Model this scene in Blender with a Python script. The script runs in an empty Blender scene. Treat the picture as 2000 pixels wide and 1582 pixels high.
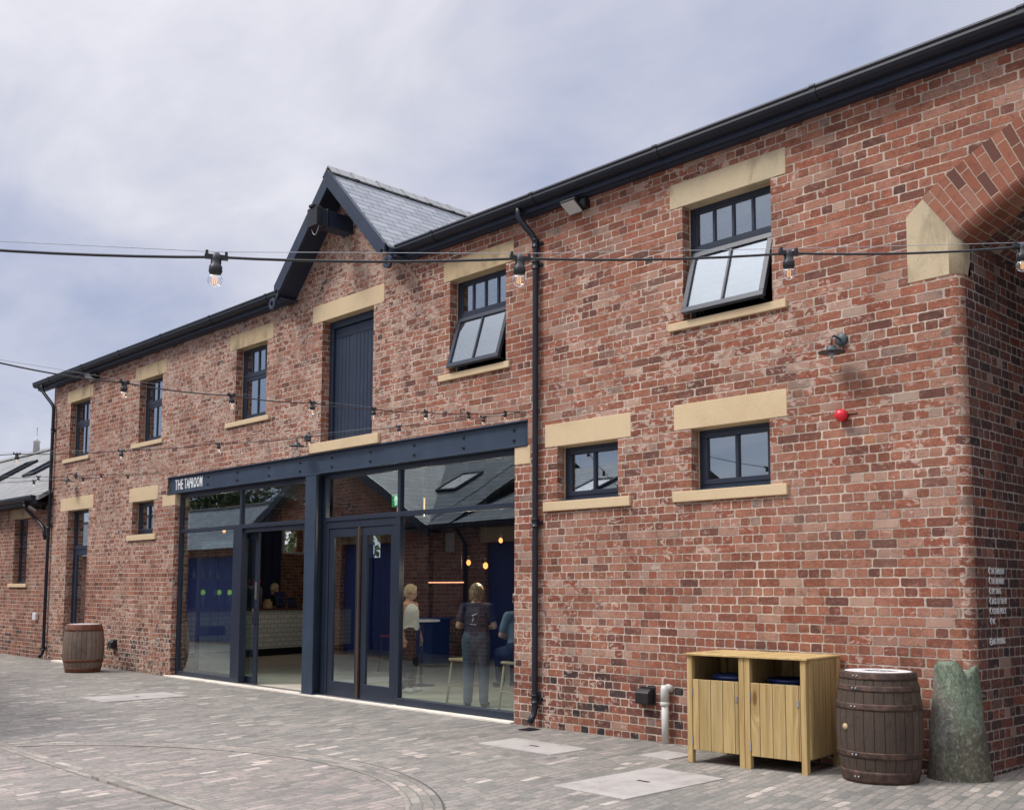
import bpy, bmesh, math, random
from mathutils import Vector, Matrix
from mathutils.geometry import tessellate_polygon
R = math.radians
random.seed(7)
SC = bpy.context.scene
COL = SC.collection

# ------------------------------------------------------------------ camera
def make_camera():
    yaw, pit, rol = -0.80787, 0.09065, 0.00391
    cy, sy = math.cos(yaw), math.sin(yaw); cp, sp = math.cos(pit), math.sin(pit); cr, sr = math.cos(rol), math.sin(rol)
    fwd = Vector((sy*cp, cy*cp, sp)); right = Vector((cy, -sy, 0)); up = right.cross(fwd)
    r2 = cr*right + sr*up; u2 = -sr*right + cr*up
    cam = bpy.data.cameras.new('camera'); o = bpy.data.objects.new('camera', cam); COL.objects.link(o)
    m = Matrix((r2, u2, -fwd)).transposed().to_4x4(); m.translation = Vector((0, -8.6, 1.56)); o.matrix_world = m
    cam.sensor_width = 36; cam.sensor_fit = 'HORIZONTAL'; cam.lens = 2050/2000*36
    cam.shift_y = (964-791)/2000; cam.shift_x = 0
    cam.clip_end = 2000; cam.clip_start = 0.05
    SC.camera = o
make_camera()
SC.view_settings.view_transform = 'Standard'; SC.view_settings.look = 'None'
SC.view_settings.exposure = 0.97; SC.view_settings.gamma = 1
SC.render.engine = 'CYCLES'
SC.cycles.transparent_max_bounces = 16; SC.cycles.max_bounces = 8; SC.cycles.use_denoising = True

# ------------------------------------------------------------------ shader expression helper
class NT:
    def __init__(s, tree): s.t = tree; s.n = tree.nodes; s.l = tree.links
    def node(s, typ, **kw):
        n = s.n.new(typ)
        for k, v in kw.items(): setattr(n, k, v)
        return n
    def put(s, sock, v):
        if isinstance(v, S): s.l.new(v.o, sock)
        elif v is not None:
            if sock.type == 'RGBA' and not isinstance(v, (int, float)): sock.default_value = (*v[:3], 1)
            else: sock.default_value = v
    def math(s, op, a, b=None, c=None):
        n = s.node('ShaderNodeMath', operation=op); s.put(n.inputs[0], a)
        if b is not None: s.put(n.inputs[1], b)
        if c is not None: s.put(n.inputs[2], c)
        return S(s, n.outputs[0])
    def vec(s, x, y, z=0.0):
        n = s.node('ShaderNodeCombineXYZ'); s.put(n.inputs[0], x); s.put(n.inputs[1], y); s.put(n.inputs[2], z); return S(s, n.outputs[0])
    def sep(s, v):
        n = s.node('ShaderNodeSeparateXYZ'); s.put(n.inputs[0], v); return [S(s, n.outputs[i]) for i in range(3)]
    def noise(s, v, scale, detail=3, rough=.55, dist=0.0, color=False):
        n = s.node('ShaderNodeTexNoise'); s.put(n.inputs['Vector'], v); s.put(n.inputs['Scale'], scale)
        n.inputs['Detail'].default_value = detail; n.inputs['Roughness'].default_value = rough; n.inputs['Distortion'].default_value = dist
        return S(s, n.outputs['Color' if color else 'Fac'])
    def white(s, v, color=False):
        n = s.node('ShaderNodeTexWhiteNoise', noise_dimensions='3D'); s.put(n.inputs['Vector'], v)
        return S(s, n.outputs['Color' if color else 'Value'])
    def voronoi(s, v, scale, out='Distance', feature='F1'):
        n = s.node('ShaderNodeTexVoronoi', feature=feature); s.put(n.inputs['Vector'], v); s.put(n.inputs['Scale'], scale); return S(s, n.outputs[out])
    def ramp(s, f, stops, interp='LINEAR'):
        n = s.node('ShaderNodeValToRGB'); s.put(n.inputs[0], f); r = n.color_ramp; r.interpolation = interp
        while len(r.elements) < len(stops): r.elements.new(0.5)
        for e, (p, c) in zip(r.elements, stops):
            e.position = p; e.color = (*c, 1) if len(c) == 3 else c
        return S(s, n.outputs[0])
    def mix(s, f, a, b, blend='MIX'):
        n = s.node('ShaderNodeMix', data_type='RGBA', blend_type=blend, clamp_factor=True)
        s.put(n.inputs[0], f); s.put(n.inputs[6], a); s.put(n.inputs[7], b); return S(s, n.outputs[2])
    def smooth(s, v, a, b):
        n = s.node('ShaderNodeMapRange', interpolation_type='SMOOTHSTEP'); s.put(n.inputs[0], v); s.put(n.inputs[1], a); s.put(n.inputs[2], b); return S(s, n.outputs[0])
    def uv(s): return S(s, s.node('ShaderNodeUVMap').outputs[0])
    def obj(s): return S(s, s.node('ShaderNodeTexCoord').outputs['Object'])
    def pos(s): return S(s, s.node('ShaderNodeNewGeometry').outputs['Position'])
class S:
    def __init__(s, t, o): s.t = t; s.o = o
    def __add__(s, b): return s.t.math('ADD', s, b)
    __radd__ = __add__
    def __sub__(s, b): return s.t.math('SUBTRACT', s, b)
    def __rsub__(s, b): return s.t.math('SUBTRACT', b, s)
    def __mul__(s, b): return s.t.math('MULTIPLY', s, b)
    __rmul__ = __mul__
    def __truediv__(s, b): return s.t.math('DIVIDE', s, b)
    def floor(s): return s.t.math('FLOOR', s)
    def fract(s): return s.t.math('FRACT', s)
    def lt(s, b): return s.t.math('LESS_THAN', s, b)
    def gt(s, b): return s.t.math('GREATER_THAN', s, b)
    def mn(s, b): return s.t.math('MINIMUM', s, b)
    def mx(s, b): return s.t.math('MAXIMUM', s, b)
    def mod(s, b): return s.t.math('FLOORED_MODULO', s, b)
MATS = {}
def new_mat(name):
    m = bpy.data.materials.new(name); m.use_nodes = True; t = NT(m.node_tree); m.node_tree.nodes.clear()
    out = t.node('ShaderNodeOutputMaterial'); MATS[name] = m; return m, t, out
def principled(t, out, color, rough=.6, metal=0.0, bump=None, bdist=.01, bstr=1.0, spec=.5, emit=None, estr=0):
    p = t.node('ShaderNodeBsdfPrincipled'); t.put(p.inputs['Base Color'], color); t.put(p.inputs['Roughness'], rough)
    t.put(p.inputs['Metallic'], metal); t.put(p.inputs['Specular IOR Level'], spec)
    if emit is not None: t.put(p.inputs['Emission Color'], emit); p.inputs['Emission Strength'].default_value = estr
    if bump is not None:
        b = t.node('ShaderNodeBump'); t.put(b.inputs['Height'], bump); b.inputs['Distance'].default_value = bdist; b.inputs['Strength'].default_value = bstr
        t.l.new(b.outputs[0], p.inputs['Normal'])
    t.l.new(p.outputs[0], out.inputs[0]); return p
def lerp(a, b, f): return a + (b-a)*f

# ------------------------------------------------------------------ world + sun
def make_world():
    w = bpy.data.worlds.new('World'); SC.world = w; w.use_nodes = True; t = NT(w.node_tree); w.node_tree.nodes.clear()
    out = t.node('ShaderNodeOutputWorld')
    d = S(t, t.node('ShaderNodeTexCoord').outputs['Generated'])
    x, y, z = t.sep(d)
    zz = z.mx(0.0) + 0.22
    p = t.vec(x/zz, y/zz, 0.0)
    n1 = t.noise(p, 0.62, 5, .52, .35)
    n2 = t.noise(t.vec(x/zz + 7.3, y/zz*1.4 - 2.1, 3.0), 1.9, 6, .55, .5)
    low = t.smooth(z, 0.0, 0.75)
    n3 = t.noise(t.vec(x/zz + 1.0, y/zz*1.6 - 5.1, 9.0), 4.6, 6, .6, .8)
    f = n1*2.0 + n2*1.0 + n3*.18 + low*0.50 - 1.35
    col = t.ramp(f, [(0.05, (.165, .19, .27)), (.28, (.225, .245, .325)), (.50, (.295, .303, .365)), (.70, (.36, .36, .40)), (.98, (.46, .455, .48))])
    # overcast dome is about three times as bright overhead as at the horizon
    lift = t.smooth(z, 0.50, 0.95)*2.9 + 1.0
    colb = t.node('ShaderNodeVectorMath', operation='SCALE'); t.put(colb.inputs[0], col); t.put(colb.inputs[3], lift)
    bg = t.node('ShaderNodeBackground'); t.l.new(colb.outputs[0], bg.inputs[0]); bg.inputs[1].default_value = 1.10
    sky = t.node('ShaderNodeTexSky', sky_type='NISHITA'); sky.sun_disc = False; sky.sun_elevation = R(52); sky.sun_rotation = R(215)
    bg2 = t.node('ShaderNodeBackground'); t.l.new(sky.outputs[0], bg2.inputs[0]); bg2.inputs[1].default_value = .05
    mx = t.node('ShaderNodeMixShader'); mx.inputs[0].default_value = .15
    t.l.new(bg.outputs[0], mx.inputs[1]); t.l.new(bg2.outputs[0], mx.inputs[2]); t.l.new(mx.outputs[0], out.inputs[0])
make_world()
sl = bpy.data.lights.new('sun', 'SUN'); sl.energy = 1.3; sl.angle = R(16); sl.color = (1, .965, .92)
so = bpy.data.objects.new('sun', sl); COL.objects.link(so)
# diffuse light from the front left of the facade, high
sd = Vector((math.sin(R(215))*math.cos(R(52)), math.cos(R(215))*math.cos(R(52)), math.sin(R(52))))
so.rotation_euler = sd.to_track_quat('Z', 'Y').to_euler()

# ------------------------------------------------------------------ mesh helpers
def empty(name, loc=(0, 0, 0), rz=0.0, parent=None):
    o = bpy.data.objects.new(name, None); COL.objects.link(o); o.location = loc; o.rotation_euler.z = rz; o.empty_display_size = .2
    o['wl'] = tuple(loc)
    if parent: o.parent = parent
    return o
def tag(o, label=None, cat=None, group=None, kind=None):
    if label: o['label'] = label
    if cat: o['category'] = cat
    if group: o['group'] = group
    if kind: o['kind'] = kind
    return o
ORG = {}
def origin_of(p):
    if p is None: return Vector((0, 0, 0))
    return ORG.get(p.name, Vector(p.location))
def copy_tree(o, parent=None):
    c = o.copy(); COL.objects.link(c)
    if parent is not None: c.parent = parent
    for ch in list(o.children): copy_tree(ch, c)
    return c
class MB:
    def __init__(s): s.v = []; s.f = []; s.uv = []; s.sm = []
    def face(s, idx, uv=None, smooth=False): s.f.append(tuple(idx)); s.uv.append(uv); s.sm.append(smooth)
    def poly(s, pts, uv=None):
        b = len(s.v); s.v += [Vector(p) for p in pts]; s.face(range(b, b+len(pts)), uv); return s
    def box(s, x0, x1, y0, y1, z0, z1, M=None):
        if x0 > x1: x0, x1 = x1, x0
        if y0 > y1: y0, y1 = y1, y0
        if z0 > z1: z0, z1 = z1, z0
        b = len(s.v); P = [Vector(p) for p in ((x0,y0,z0),(x1,y0,z0),(x1,y1,z0),(x0,y1,z0),(x0,y0,z1),(x1,y0,z1),(x1,y1,z1),(x0,y1,z1))]
        if M: P = [M @ p for p in P]
        s.v += P
        for q in ((0,3,2,1),(4,5,6,7),(0,1,5,4),(1,2,6,5),(2,3,7,6),(3,0,4,7)): s.face([b+i for i in q])
        return s
    def prism(s, loops, a, b, axis='y'):
        """extrude a 2D polygon (first loop outer ccw, others holes) between a and b along an axis"""
        def P(p, h): return Vector((p[0], h, p[1])) if axis == 'y' else (Vector((h, p[0], p[1])) if axis == 'x' else Vector((p[0], p[1], h)))
        if not isinstance(loops[0][0], (tuple, list, Vector)): loops = [loops]
        flat = [p for l in loops for p in l]
        tri = tessellate_polygon([[Vector((p[0], p[1], 0)) for p in l] for l in loops]) if (len(loops) > 1 or len(loops[0]) > 4) else None
        base = len(s.v); n = len(flat)
        s.v += [P(p, a) for p in flat] + [P(p, b) for p in flat]
        if tri is None: tri = [tuple(range(n))]
        for t in tri:
            ar = sum(flat[t[i]][0]*flat[t[(i+1) % len(t)]][1]-flat[t[(i+1) % len(t)]][0]*flat[t[i]][1] for i in range(len(t)))
            if abs(ar) < 1e-9: continue
            t = tuple(t) if ar > 0 else tuple(reversed(t))
            fw = (axis == 'y') == (b > a)   # y axis: ccw in xz looks to -y
            if axis == 'x' : fw = not (b > a)
            if axis == 'z' : fw = not (b > a)
            s.face([base+i for i in (t if fw else reversed(t))]); s.face([base+n+i for i in (reversed(t) if fw else t)])
        o = 0
        for l in loops:
            m = len(l)
            for i in range(m):
                j = (i+1) % m
                s.face([base+o+i, base+o+j, base+n+o+j, base+n+o+i])
            o += m
        return s
    def ring(s, pts, r, seg, nrm, up):
        b = len(s.v)
        return b
    def tube(s, path, r, seg=8, caps=True, smooth=True):
        path = [Vector(p) for p in path]; rs = r if isinstance(r, (list, tuple)) else [r]*len(path)
        b = len(s.v); ref = None
        for i, p in enumerate(path):
            d = (path[min(i+1, len(path)-1)] - path[max(i-1, 0)]).normalized()
            if ref is None: ref = Vector((0, 0, 1)) if abs(d.z) < .9 else Vector((1, 0, 0))
            u = d.cross(ref).normalized(); w = d.cross(u).normalized(); ref = -w if ref.dot(-w) > 0 else w
            for k in range(seg):
                a = 2*math.pi*k/seg; s.v.append(p + (u*math.cos(a) + w*math.sin(a))*rs[i])
        for i in range(len(path)-1):
            for k in range(seg):
                k2 = (k+1) % seg; s.face([b+i*seg+k, b+(i+1)*seg+k, b+(i+1)*seg+k2, b+i*seg+k2], None, smooth)
        if caps:
            s.face([b+k for k in range(seg)]); s.face([b+(len(path)-1)*seg+k for k in reversed(range(seg))])
        return s
    def lathe(s, prof, c=(0, 0, 0), seg=24, smooth=True, M=None, caps=True):
        c = Vector(c); b = len(s.v); M = M or Matrix.Identity(4)
        for (r, z) in prof:
            for k in range(seg):
                a = 2*math.pi*k/seg; s.v.append(c + (M @ Vector((r*math.cos(a), r*math.sin(a), z))))
        for i in range(len(prof)-1):
            for k in range(seg):
                k2 = (k+1) % seg
                rm = (prof[i][0]+prof[i+1][0])/2; u0 = k/seg*6.283*rm; u1 = (k+1)/seg*6.283*rm
                s.face([b+i*seg+k, b+i*seg+k2, b+(i+1)*seg+k2, b+(i+1)*seg+k], [(u0, prof[i][1]), (u1, prof[i][1]), (u1, prof[i+1][1]), (u0, prof[i+1][1])], smooth)
        if caps:
            if prof[0][0] > 1e-5: s.face([b+k for k in reversed(range(seg))])
            if prof[-1][0] > 1e-5: s.face([b+(len(prof)-1)*seg+k for k in range(seg)])
        return s
    def sphere(s, c, r, seg=14, rings=9, sc=(1, 1, 1)):
        c = Vector(c); b = len(s.v)
        for i in range(rings+1):
            ph = math.pi*i/rings
            for k in range(seg):
                a = 2*math.pi*k/seg; s.v.append(c + Vector((r*sc[0]*math.sin(ph)*math.cos(a), r*sc[1]*math.sin(ph)*math.sin(a), -r*sc[2]*math.cos(ph))))
        for i in range(rings):
            for k in range(seg):
                k2 = (k+1) % seg; s.face([b+i*seg+k, b+i*seg+k2, b+(i+1)*seg+k2, b+(i+1)*seg+k], None, True)
        return s
    def build(s, name, mat, parent=None, bevel=0.0, origin=None, uvoff=(0, 0), seg=1):
        o0 = origin_of(parent) if origin is None else Vector(origin)
        me = bpy.data.meshes.new(name); me.from_pydata([tuple(v - o0) for v in s.v], [], s.f)
        uvl = me.uv_layers.new(name='UVMap')
        for p, uv, sm in zip(me.polygons, s.uv, s.sm):
            p.use_smooth = sm
            n = p.normal
            for j, li in enumerate(p.loop_indices):
                if uv is not None: uvl.data[li].uv = uv[j]; continue
                v = s.v[me.loops[li].vertex_index]
                if abs(n.z) > .72: q = (v.x, v.y)
                elif abs(n.x) > abs(n.y): q = (v.y, v.z)
                else: q = (v.x, v.z)
                uvl.data[li].uv = (q[0]+uvoff[0], q[1]+uvoff[1])
        me.materials.append(MATS[mat] if isinstance(mat, str) else mat)
        bm = bmesh.new(); bm.from_mesh(me); bmesh.ops.recalc_face_normals(bm, faces=bm.faces); bm.to_mesh(me); bm.free()
        ob = bpy.data.objects.new(name, me); COL.objects.link(ob)
        if parent is not None:
            ob.parent = parent; ORG[ob.name] = o0.copy()
        else:
            ob.location = o0; ORG[ob.name] = o0.copy()
        if bevel > 0:
            m = ob.modifiers.new('bevel', 'BEVEL'); m.width = bevel; m.segments = seg; m.limit_method = 'ANGLE'; m.angle_limit = R(40)
        return ob
def child(ob, par):
    """re-parent a built mesh as sub-part keeping position"""
    ob.parent = par; return ob
def text_mesh(txt, size, depth, xs=1.0, bold=0.0, width=None):
    cu = bpy.data.curves.new('t', 'FONT'); cu.body = txt; cu.size = size; cu.extrude = depth; cu.offset = bold; cu.resolution_u = 2; cu.space_character = 1.12
    ob = bpy.data.objects.new('t', cu); COL.objects.link(ob); dg = bpy.context.evaluated_depsgraph_get(); dg.update()
    me = bpy.data.meshes.new_from_object(ob.evaluated_get(dg)); bpy.data.objects.remove(ob)
    if width: xs = width/max(v.co.x for v in me.vertices)
    vs = [Vector((v.co.x*xs, v.co.y, v.co.z)) for v in me.vertices]; fs = [tuple(p.vertices) for p in me.polygons]
    return vs, fs

# ------------------------------------------------------------------ materials
def brick(name, H=.0835, L=.2328, english_to=3.15, hdr_every=5, pal=None, mortar=(.50, .405, .33), cream=.7, sootz=.75, curved=False, gain=1.0, vary=1.0):
    m, t, out = new_mat(name)
    uv = t.uv(); u0, v0, _ = t.sep(uv)
    wx = t.noise(t.vec(u0, v0, 4.2), 5.0, 2) - .5; wy = t.noise(t.vec(u0, v0, 9.1), 4.0, 2) - .5
    u = u0 + wx*.012; v = v0 + wy*.010 + (t.noise(t.vec(u0*.3, v0*.05, 1.0), 1.0, 1) - .5)*.03
    row = (v/H).floor(); rf = (v/H).fract()
    par = row.mod(2.0)
    h1 = par.lt(.5) * v0.lt(english_to)
    h2 = row.mod(float(hdr_every)).lt(.5) * v0.gt(english_to)
    hdr = h1 + h2
    Lr = L - hdr*(L/2)
    jit = t.white(t.vec(row, 3.3, 1.1))*.05
    off = par*(L/2)*(1-h1)*(1-v0.lt(english_to)) + hdr*(L/4) + jit
    uc = (u + off)/Lr
    jx = (t.white(t.vec(uc.floor(), row, 5.0)) - .5)*.06
    col = uc.floor(); cf = (uc.fract() + jx)
    du = cf.mn(1 - cf)*Lr; dv = rf.mn(1 - rf)*H
    # rounded corners of worn bricks
    cd = t.math('SQRT', (t.math('POWER', (0.02 - du).mx(0.0), 2.0) + t.math('POWER', (0.02 - dv).mx(0.0), 2.0)))
    d = 0.02 - cd
    edge = t.noise(t.vec(u0, v0, 2.0), 30.0, 5, .68)
    d = d + (edge - .5)*.020
    mask = t.smooth(d, .0036, .0078)
    bid = t.vec(col, row, hdr)
    r1 = t.white(bid); rc = t.white(t.vec(col + 17.0, row + 5.0, hdr)); r3 = t.white(t.vec(col - 9.0, row, hdr + 3.0))
    big = t.noise(t.vec(u0, v0, 0.0), .55, 3, .6)
    base_low = t.smooth(v0 + (t.noise(t.vec(u0, 0.0, 3.0), 1.4, 2) - .5)*.7, sootz + .15, sootz - .25)
    reg = t.noise(t.vec(u0, v0*1.5, 14.0), 1.7, 3, .6)
    sel = r1*.74 + .145 + (big - .5)*.30*vary + (reg - .5)*.30*vary - base_low*.26
    pal = pal or [(.0, (.028, .026, .030)), (.045, (.060, .042, .040)), (.11, (.105, .050, .040)), (.20, (.155, .066, .050)), (.34, (.22, .085, .053)), (.5, (.275, .106, .066)),
                  (.64, (.325, .135, .085)), (.77, (.35, .175, .122)), (.86, (.36, .215, .16)), (.91, (.23, .17, .14)), (.945, (.44, .175, .08)), (.97, (.40, .29, .23)), (1.0, (.50, .42, .35))]
    c = t.ramp(sel, pal)
    c = t.mix(t.smooth(rc, .45, 1.0)*.45, c, (.31, .085, .05))
    # mottling inside a brick
    mot = t.noise(t.vec(u0*.8, v0*1.15, r3*20.0), 21.0, 5, .72); fine = t.noise(t.vec(u0, v0, r1*9.0), 90.0, 3, .6)
    c = t.mix(t.smooth(mot, .50, .72)*.62, c, (.085, .052, .042)); c = t.mix(t.smooth(mot, .48, .28)*.55, c, (.46, .25, .175))
    gain_n = t.ramp(fine, [(.25, (.62, .62, .62)), (.75, (1.32, 1.32, 1.32))]); c = t.mix(1.0, c, gain_n, 'MULTIPLY')
    # old limewash and mortar smears left on the faces
    sm = t.noise(t.vec(u0 + r3*3.0, v0*1.6, 6.0), 11.0, 4, .62, .6); sb = t.noise(t.vec(u0, v0, 8.0), .42, 3, .6)
    leftside = t.smooth(u0*-1.0, 8.0, 13.0)
    zone = t.smooth(sb + rc*.22 - .11 + leftside*.08, .44, .66)*cream
    smear = t.smooth(sm + zone*.18 + leftside*.03, .635, .715)
    c = t.mix(smear*.80*(.45 + .55*zone), c, (.56, .45, .37))
    paleb = t.smooth(t.white(t.vec(col + 3.0, row + 31.0, hdr)) + zone*.07, .93, 1.0); c = t.mix(paleb*.5, c, (.48, .37, .29))
    chip = t.smooth(t.noise(t.vec(u0*1.0 + v0*.6, v0*1.7, 31.0), 15.0, 3, .7, 1.0), .69, .73)*t.smooth(sb, .47, .62)*min(1, cream*1.4)
    c = t.mix(chip*.85, c, (.66, .60, .53))
    # sooty drier patches and paler washed zones, metres across
    wash = t.noise(t.vec(u0*.8, v0*1.1, 41.0), .9, 4, .6)
    c = t.mix(t.smooth(wash + leftside*.05, .52, .70)*.24*cream, c, (.50, .36, .28)); c = t.mix(t.smooth(wash, .45, .30)*.28, c, (.12, .062, .048))
    mn_ = t.noise(t.vec(u0, v0, 1.0), 2.2, 5, .7)
    mc = t.mix(t.smooth(mn_, .32, .68), tuple(x*.62 for x in mortar), tuple(min(1, x*1.18) for x in mortar))
    full = t.mix(mask, mc, c)
    # weather stains
    st = t.noise(t.vec(u0*1.3, v0*.35, 2.0), 2.0, 4, .6)
    st2 = t.noise(t.vec(u0, v0, 21.0), 3.2, 4, .65)
    full = t.mix(t.smooth(st2, .58, .80)*.22, full, (.105, .072, .062))
    full = t.mix(1.0, full, t.ramp(st, [(.3, (.82*gain, .81*gain, .80*gain)), (.7, (1.12*gain, 1.11*gain, 1.1*gain))]), 'MULTIPLY')
    hgt = mask*.75 + edge*.22 + mot*.30 + r3*.35*mask + fine*.12
    principled(t, out, full, .92, bump=hgt, bdist=.007, bstr=.85, spec=.25)
brick('brick')
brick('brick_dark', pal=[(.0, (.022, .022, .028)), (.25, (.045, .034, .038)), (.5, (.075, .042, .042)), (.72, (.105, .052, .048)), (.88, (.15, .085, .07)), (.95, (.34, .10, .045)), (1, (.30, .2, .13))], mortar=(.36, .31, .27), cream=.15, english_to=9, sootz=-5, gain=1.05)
brick('brick_end', cream=.25, gain=.93, english_to=9)
brick('brick_opposite', pal=[(0, (.09, .06, .05)), (.2, (.19, .08, .06)), (.6, (.30, .12, .085)), (1, (.42, .22, .16))], cream=.1, gain=1.15, english_to=9)

def arch_brick():
    m, t, out = new_mat('arch_brick')
    uv = t.uv(); u0, v0, _ = t.sep(uv)       # u along the arc, v across the ring
    w = t.noise(t.vec(u0, v0, 3.0), 6.0, 2) - .5
    u = u0 + w*.008; v = v0 + w*.006
    Hc = .080; row = (u/Hc).floor(); rf = (u/Hc).fract(); par = row.mod(2.0)
    uc = (v + par*.115 + t.white(t.vec(row, 1.0, 1.0))*.03)/.235; col = uc.floor(); cf = uc.fract()
    d = (rf.mn(1-rf)*Hc).mn(cf.mn(1-cf)*.235) + (t.noise(t.vec(u0, v0, 2.0), 45.0, 3) - .5)*.006
    mask = t.smooth(d, .0025, .0055)
    r1 = t.white(t.vec(col, row, 2.0))
    c = t.ramp(r1, [(0, (.12, .055, .042)), (.15, (.19, .075, .05)), (.4, (.255, .092, .056)), (.7, (.275, .105, .066)), (.9, (.31, .135, .085)), (1, (.28, .15, .11))])
    mot = t.noise(t.vec(u0, v0, r1*9.0), 15.0, 4, .6)
    c = t.mix(t.smooth(mot, .5, .75)*.5, c, (.10, .05, .04))
    wr = t.noise(t.vec(u0, v0, 8.0), 3.0, 4, .65); full = t.mix(mask, (.40, .315, .24), c); full = t.mix(t.smooth(wr, .5, .75)*.45, full, (.12, .06, .045))
    principled(t, out, full, .9, bump=mask*.7 + mot*.4, bdist=.006, bstr=.8, spec=.25)
arch_brick()

def stone(name, col, dark, amt=.35, stain=.0):
    m, t, out = new_mat(name); u, v, _ = t.sep(t.uv())
    n = t.noise(t.vec(u, v, 1.0), 2.3, 5, .6); f = t.noise(t.vec(u, v, 5.0), 60.0, 3, .6)
    c = t.mix(t.smooth(n, .45, .72)*amt, col, dark)
    c = t.mix(1.0, c, t.ramp(f, [(.2, (.86, .86, .86)), (.8, (1.1, 1.1, 1.1))]), 'MULTIPLY')
    gr = t.noise(t.vec(u*3.0, v*1.2, 9.0), 3.5, 5, .65); c = t.mix(t.smooth(gr, .55, .8)*.35, c, tuple(x*.5 for x in dark))
    if stain:
        s = t.noise(t.vec(u*1.6, v*.8, 12.0), 2.6, 5, .65, .4)
        c = t.mix(t.smooth(s, .50, .70)*stain, c, (.15, .115, .075))
    principled(t, out, c, .85, bump=f*.5 + n, bdist=.004, bstr=.5, spec=.3)
stone('sandstone', (.62, .475, .295), (.53, .395, .235), .6)
stone('sandstone_weathered', (.49, .37, .22), (.38, .28, .165), .8, .7)
stone('sandstone_springer', (.53, .43, .28), (.40, .345, .235), .8, .4)
stone('threshold_stone', (.72, .66, .56), (.5, .45, .38), .6)
stone('cover_slab', (.40, .375, .345), (.29, .27, .25), .8, .25)
stone('guard_concrete', (.3, .3, .28), (.2, .2, .2), .5)
stone('polished_floor', (.50, .46, .38), (.38, .35, .29), .7)
stone('plaster', (.30, .31, .30), (.22, .23, .23), .4)
stone('interior_white', (.62, .62, .60), (.5, .5, .49), .4)
stone('render_grey', (.55, .55, .53), (.4, .4, .4), .4)

def paint(name, col, rough=.38, wear=.12, spec=.5, metal=0.0, bump=.3):
    m, t, out = new_mat(name); p = t.obj(); n = t.noise(p, 3.0, 5, .6); f = t.noise(p, 120.0, 2)
    c = t.mix(t.smooth(n, .4, .75)*wear*2, col, tuple(min(1, x*1.7+.01) for x in col))
    principled(t, out, c, lerp(rough, rough, 0) if False else rough + .0, metal, bump=f*.4 + n, bdist=.0015, bstr=bump, spec=spec)
paint('navy_steel', (.024, .040, .066), .45, wear=.2)
paint('navy_frame', (.014, .021, .037), .4)
paint('navy_door', (.013, .022, .044), .48, wear=.2)
paint('navy_boards', (.014, .021, .042), .55)
paint('gutter_black', (.012, .015, .024), .5, spec=.3)
paint('pipe_black', (.012, .014, .022), .4, spec=.4)
paint('black_plastic', (.010, .010, .012), .42)
paint('lamp_grey', (.045, .06, .068), .5)
paint('alarm_red', (.62, .015, .03), .28)
paint('white_plastic', (.62, .62, .62), .4)
paint('grey_plastic', (.56, .56, .52), .45)
paint('bronze', (.13, .085, .055), .4, metal=.6)
paint('joint_dark', (.09, .085, .078), .9, spec=.1)
paint('mastic', (.40, .31, .20), .7)
paint('silver', (.45, .45, .47), .35, metal=.9)
paint('dark_wall', (.018, .025, .042), .8)
paint('interior_blue', (.010, .018, .060), .7)
paint('dark_wood', (.10, .042, .022), .5)
paint('stay_steel', (.3, .3, .32), .4, metal=.8)
paint('blue_plastic', (.012, .05, .20), .4)
paint('blue_lid', (.014, .028, .11), .3)
paint('door_blue', (.022, .045, .19), .5)
paint('red_paint', (.40, .02, .02), .4)
paint('white_top', (.80, .80, .80), .35)
paint('sign_white', (.86, .86, .86), .5)
paint('green_sign', (.02, .30, .10), .5)
paint('steel_lid', (.10, .10, .11), .5, metal=.5)
paint('pale_metal', (.3, .32, .33), .4, metal=.5)
paint('ply', (.45, .34, .2), .7)

def slate(name, a, b, W=.30, H=.235):
    m, t, out = new_mat(name); u0, v0, _ = t.sep(t.uv())
    u = u0; v = v0 + (t.noise(t.vec(u0, v0, 1.0), 1.5, 2)-.5)*.01
    row = (v/H).floor(); rf = (v/H).fract(); uc = u/W + row.mod(2.0)*.5 + t.white(t.vec(row, 2.0, 2.0))*.1; cf = uc.fract(); col = uc.floor()
    gap = t.smooth(cf.mn(1-cf)*W, .003, .008); lip = t.smooth(rf, .07, .17)
    r1 = t.white(t.vec(col, row, 1.0)); n = t.noise(t.vec(u0, v0, r1*5.0), 8.0, 4)
    c = t.mix(r1, a, b); c = t.mix(t.smooth(n, .5, .8)*.4, c, tuple(min(1, x*1.35) for x in b)); c = t.mix(gap*lip, (.02, .022, .025), c)
    principled(t, out, c, .55, bump=rf*-.9 + gap*.4 + r1*.25, bdist=.012, bstr=.8, spec=.45)
slate('slate', (.17, .185, .205), (.245, .26, .275), .30, .14)
slate('slate_pale', (.17, .172, .165), (.25, .248, .235), .24, .15)
slate('slate_opposite', (.10, .12, .14), (.17, .19, .21), .3, .24)

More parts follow.
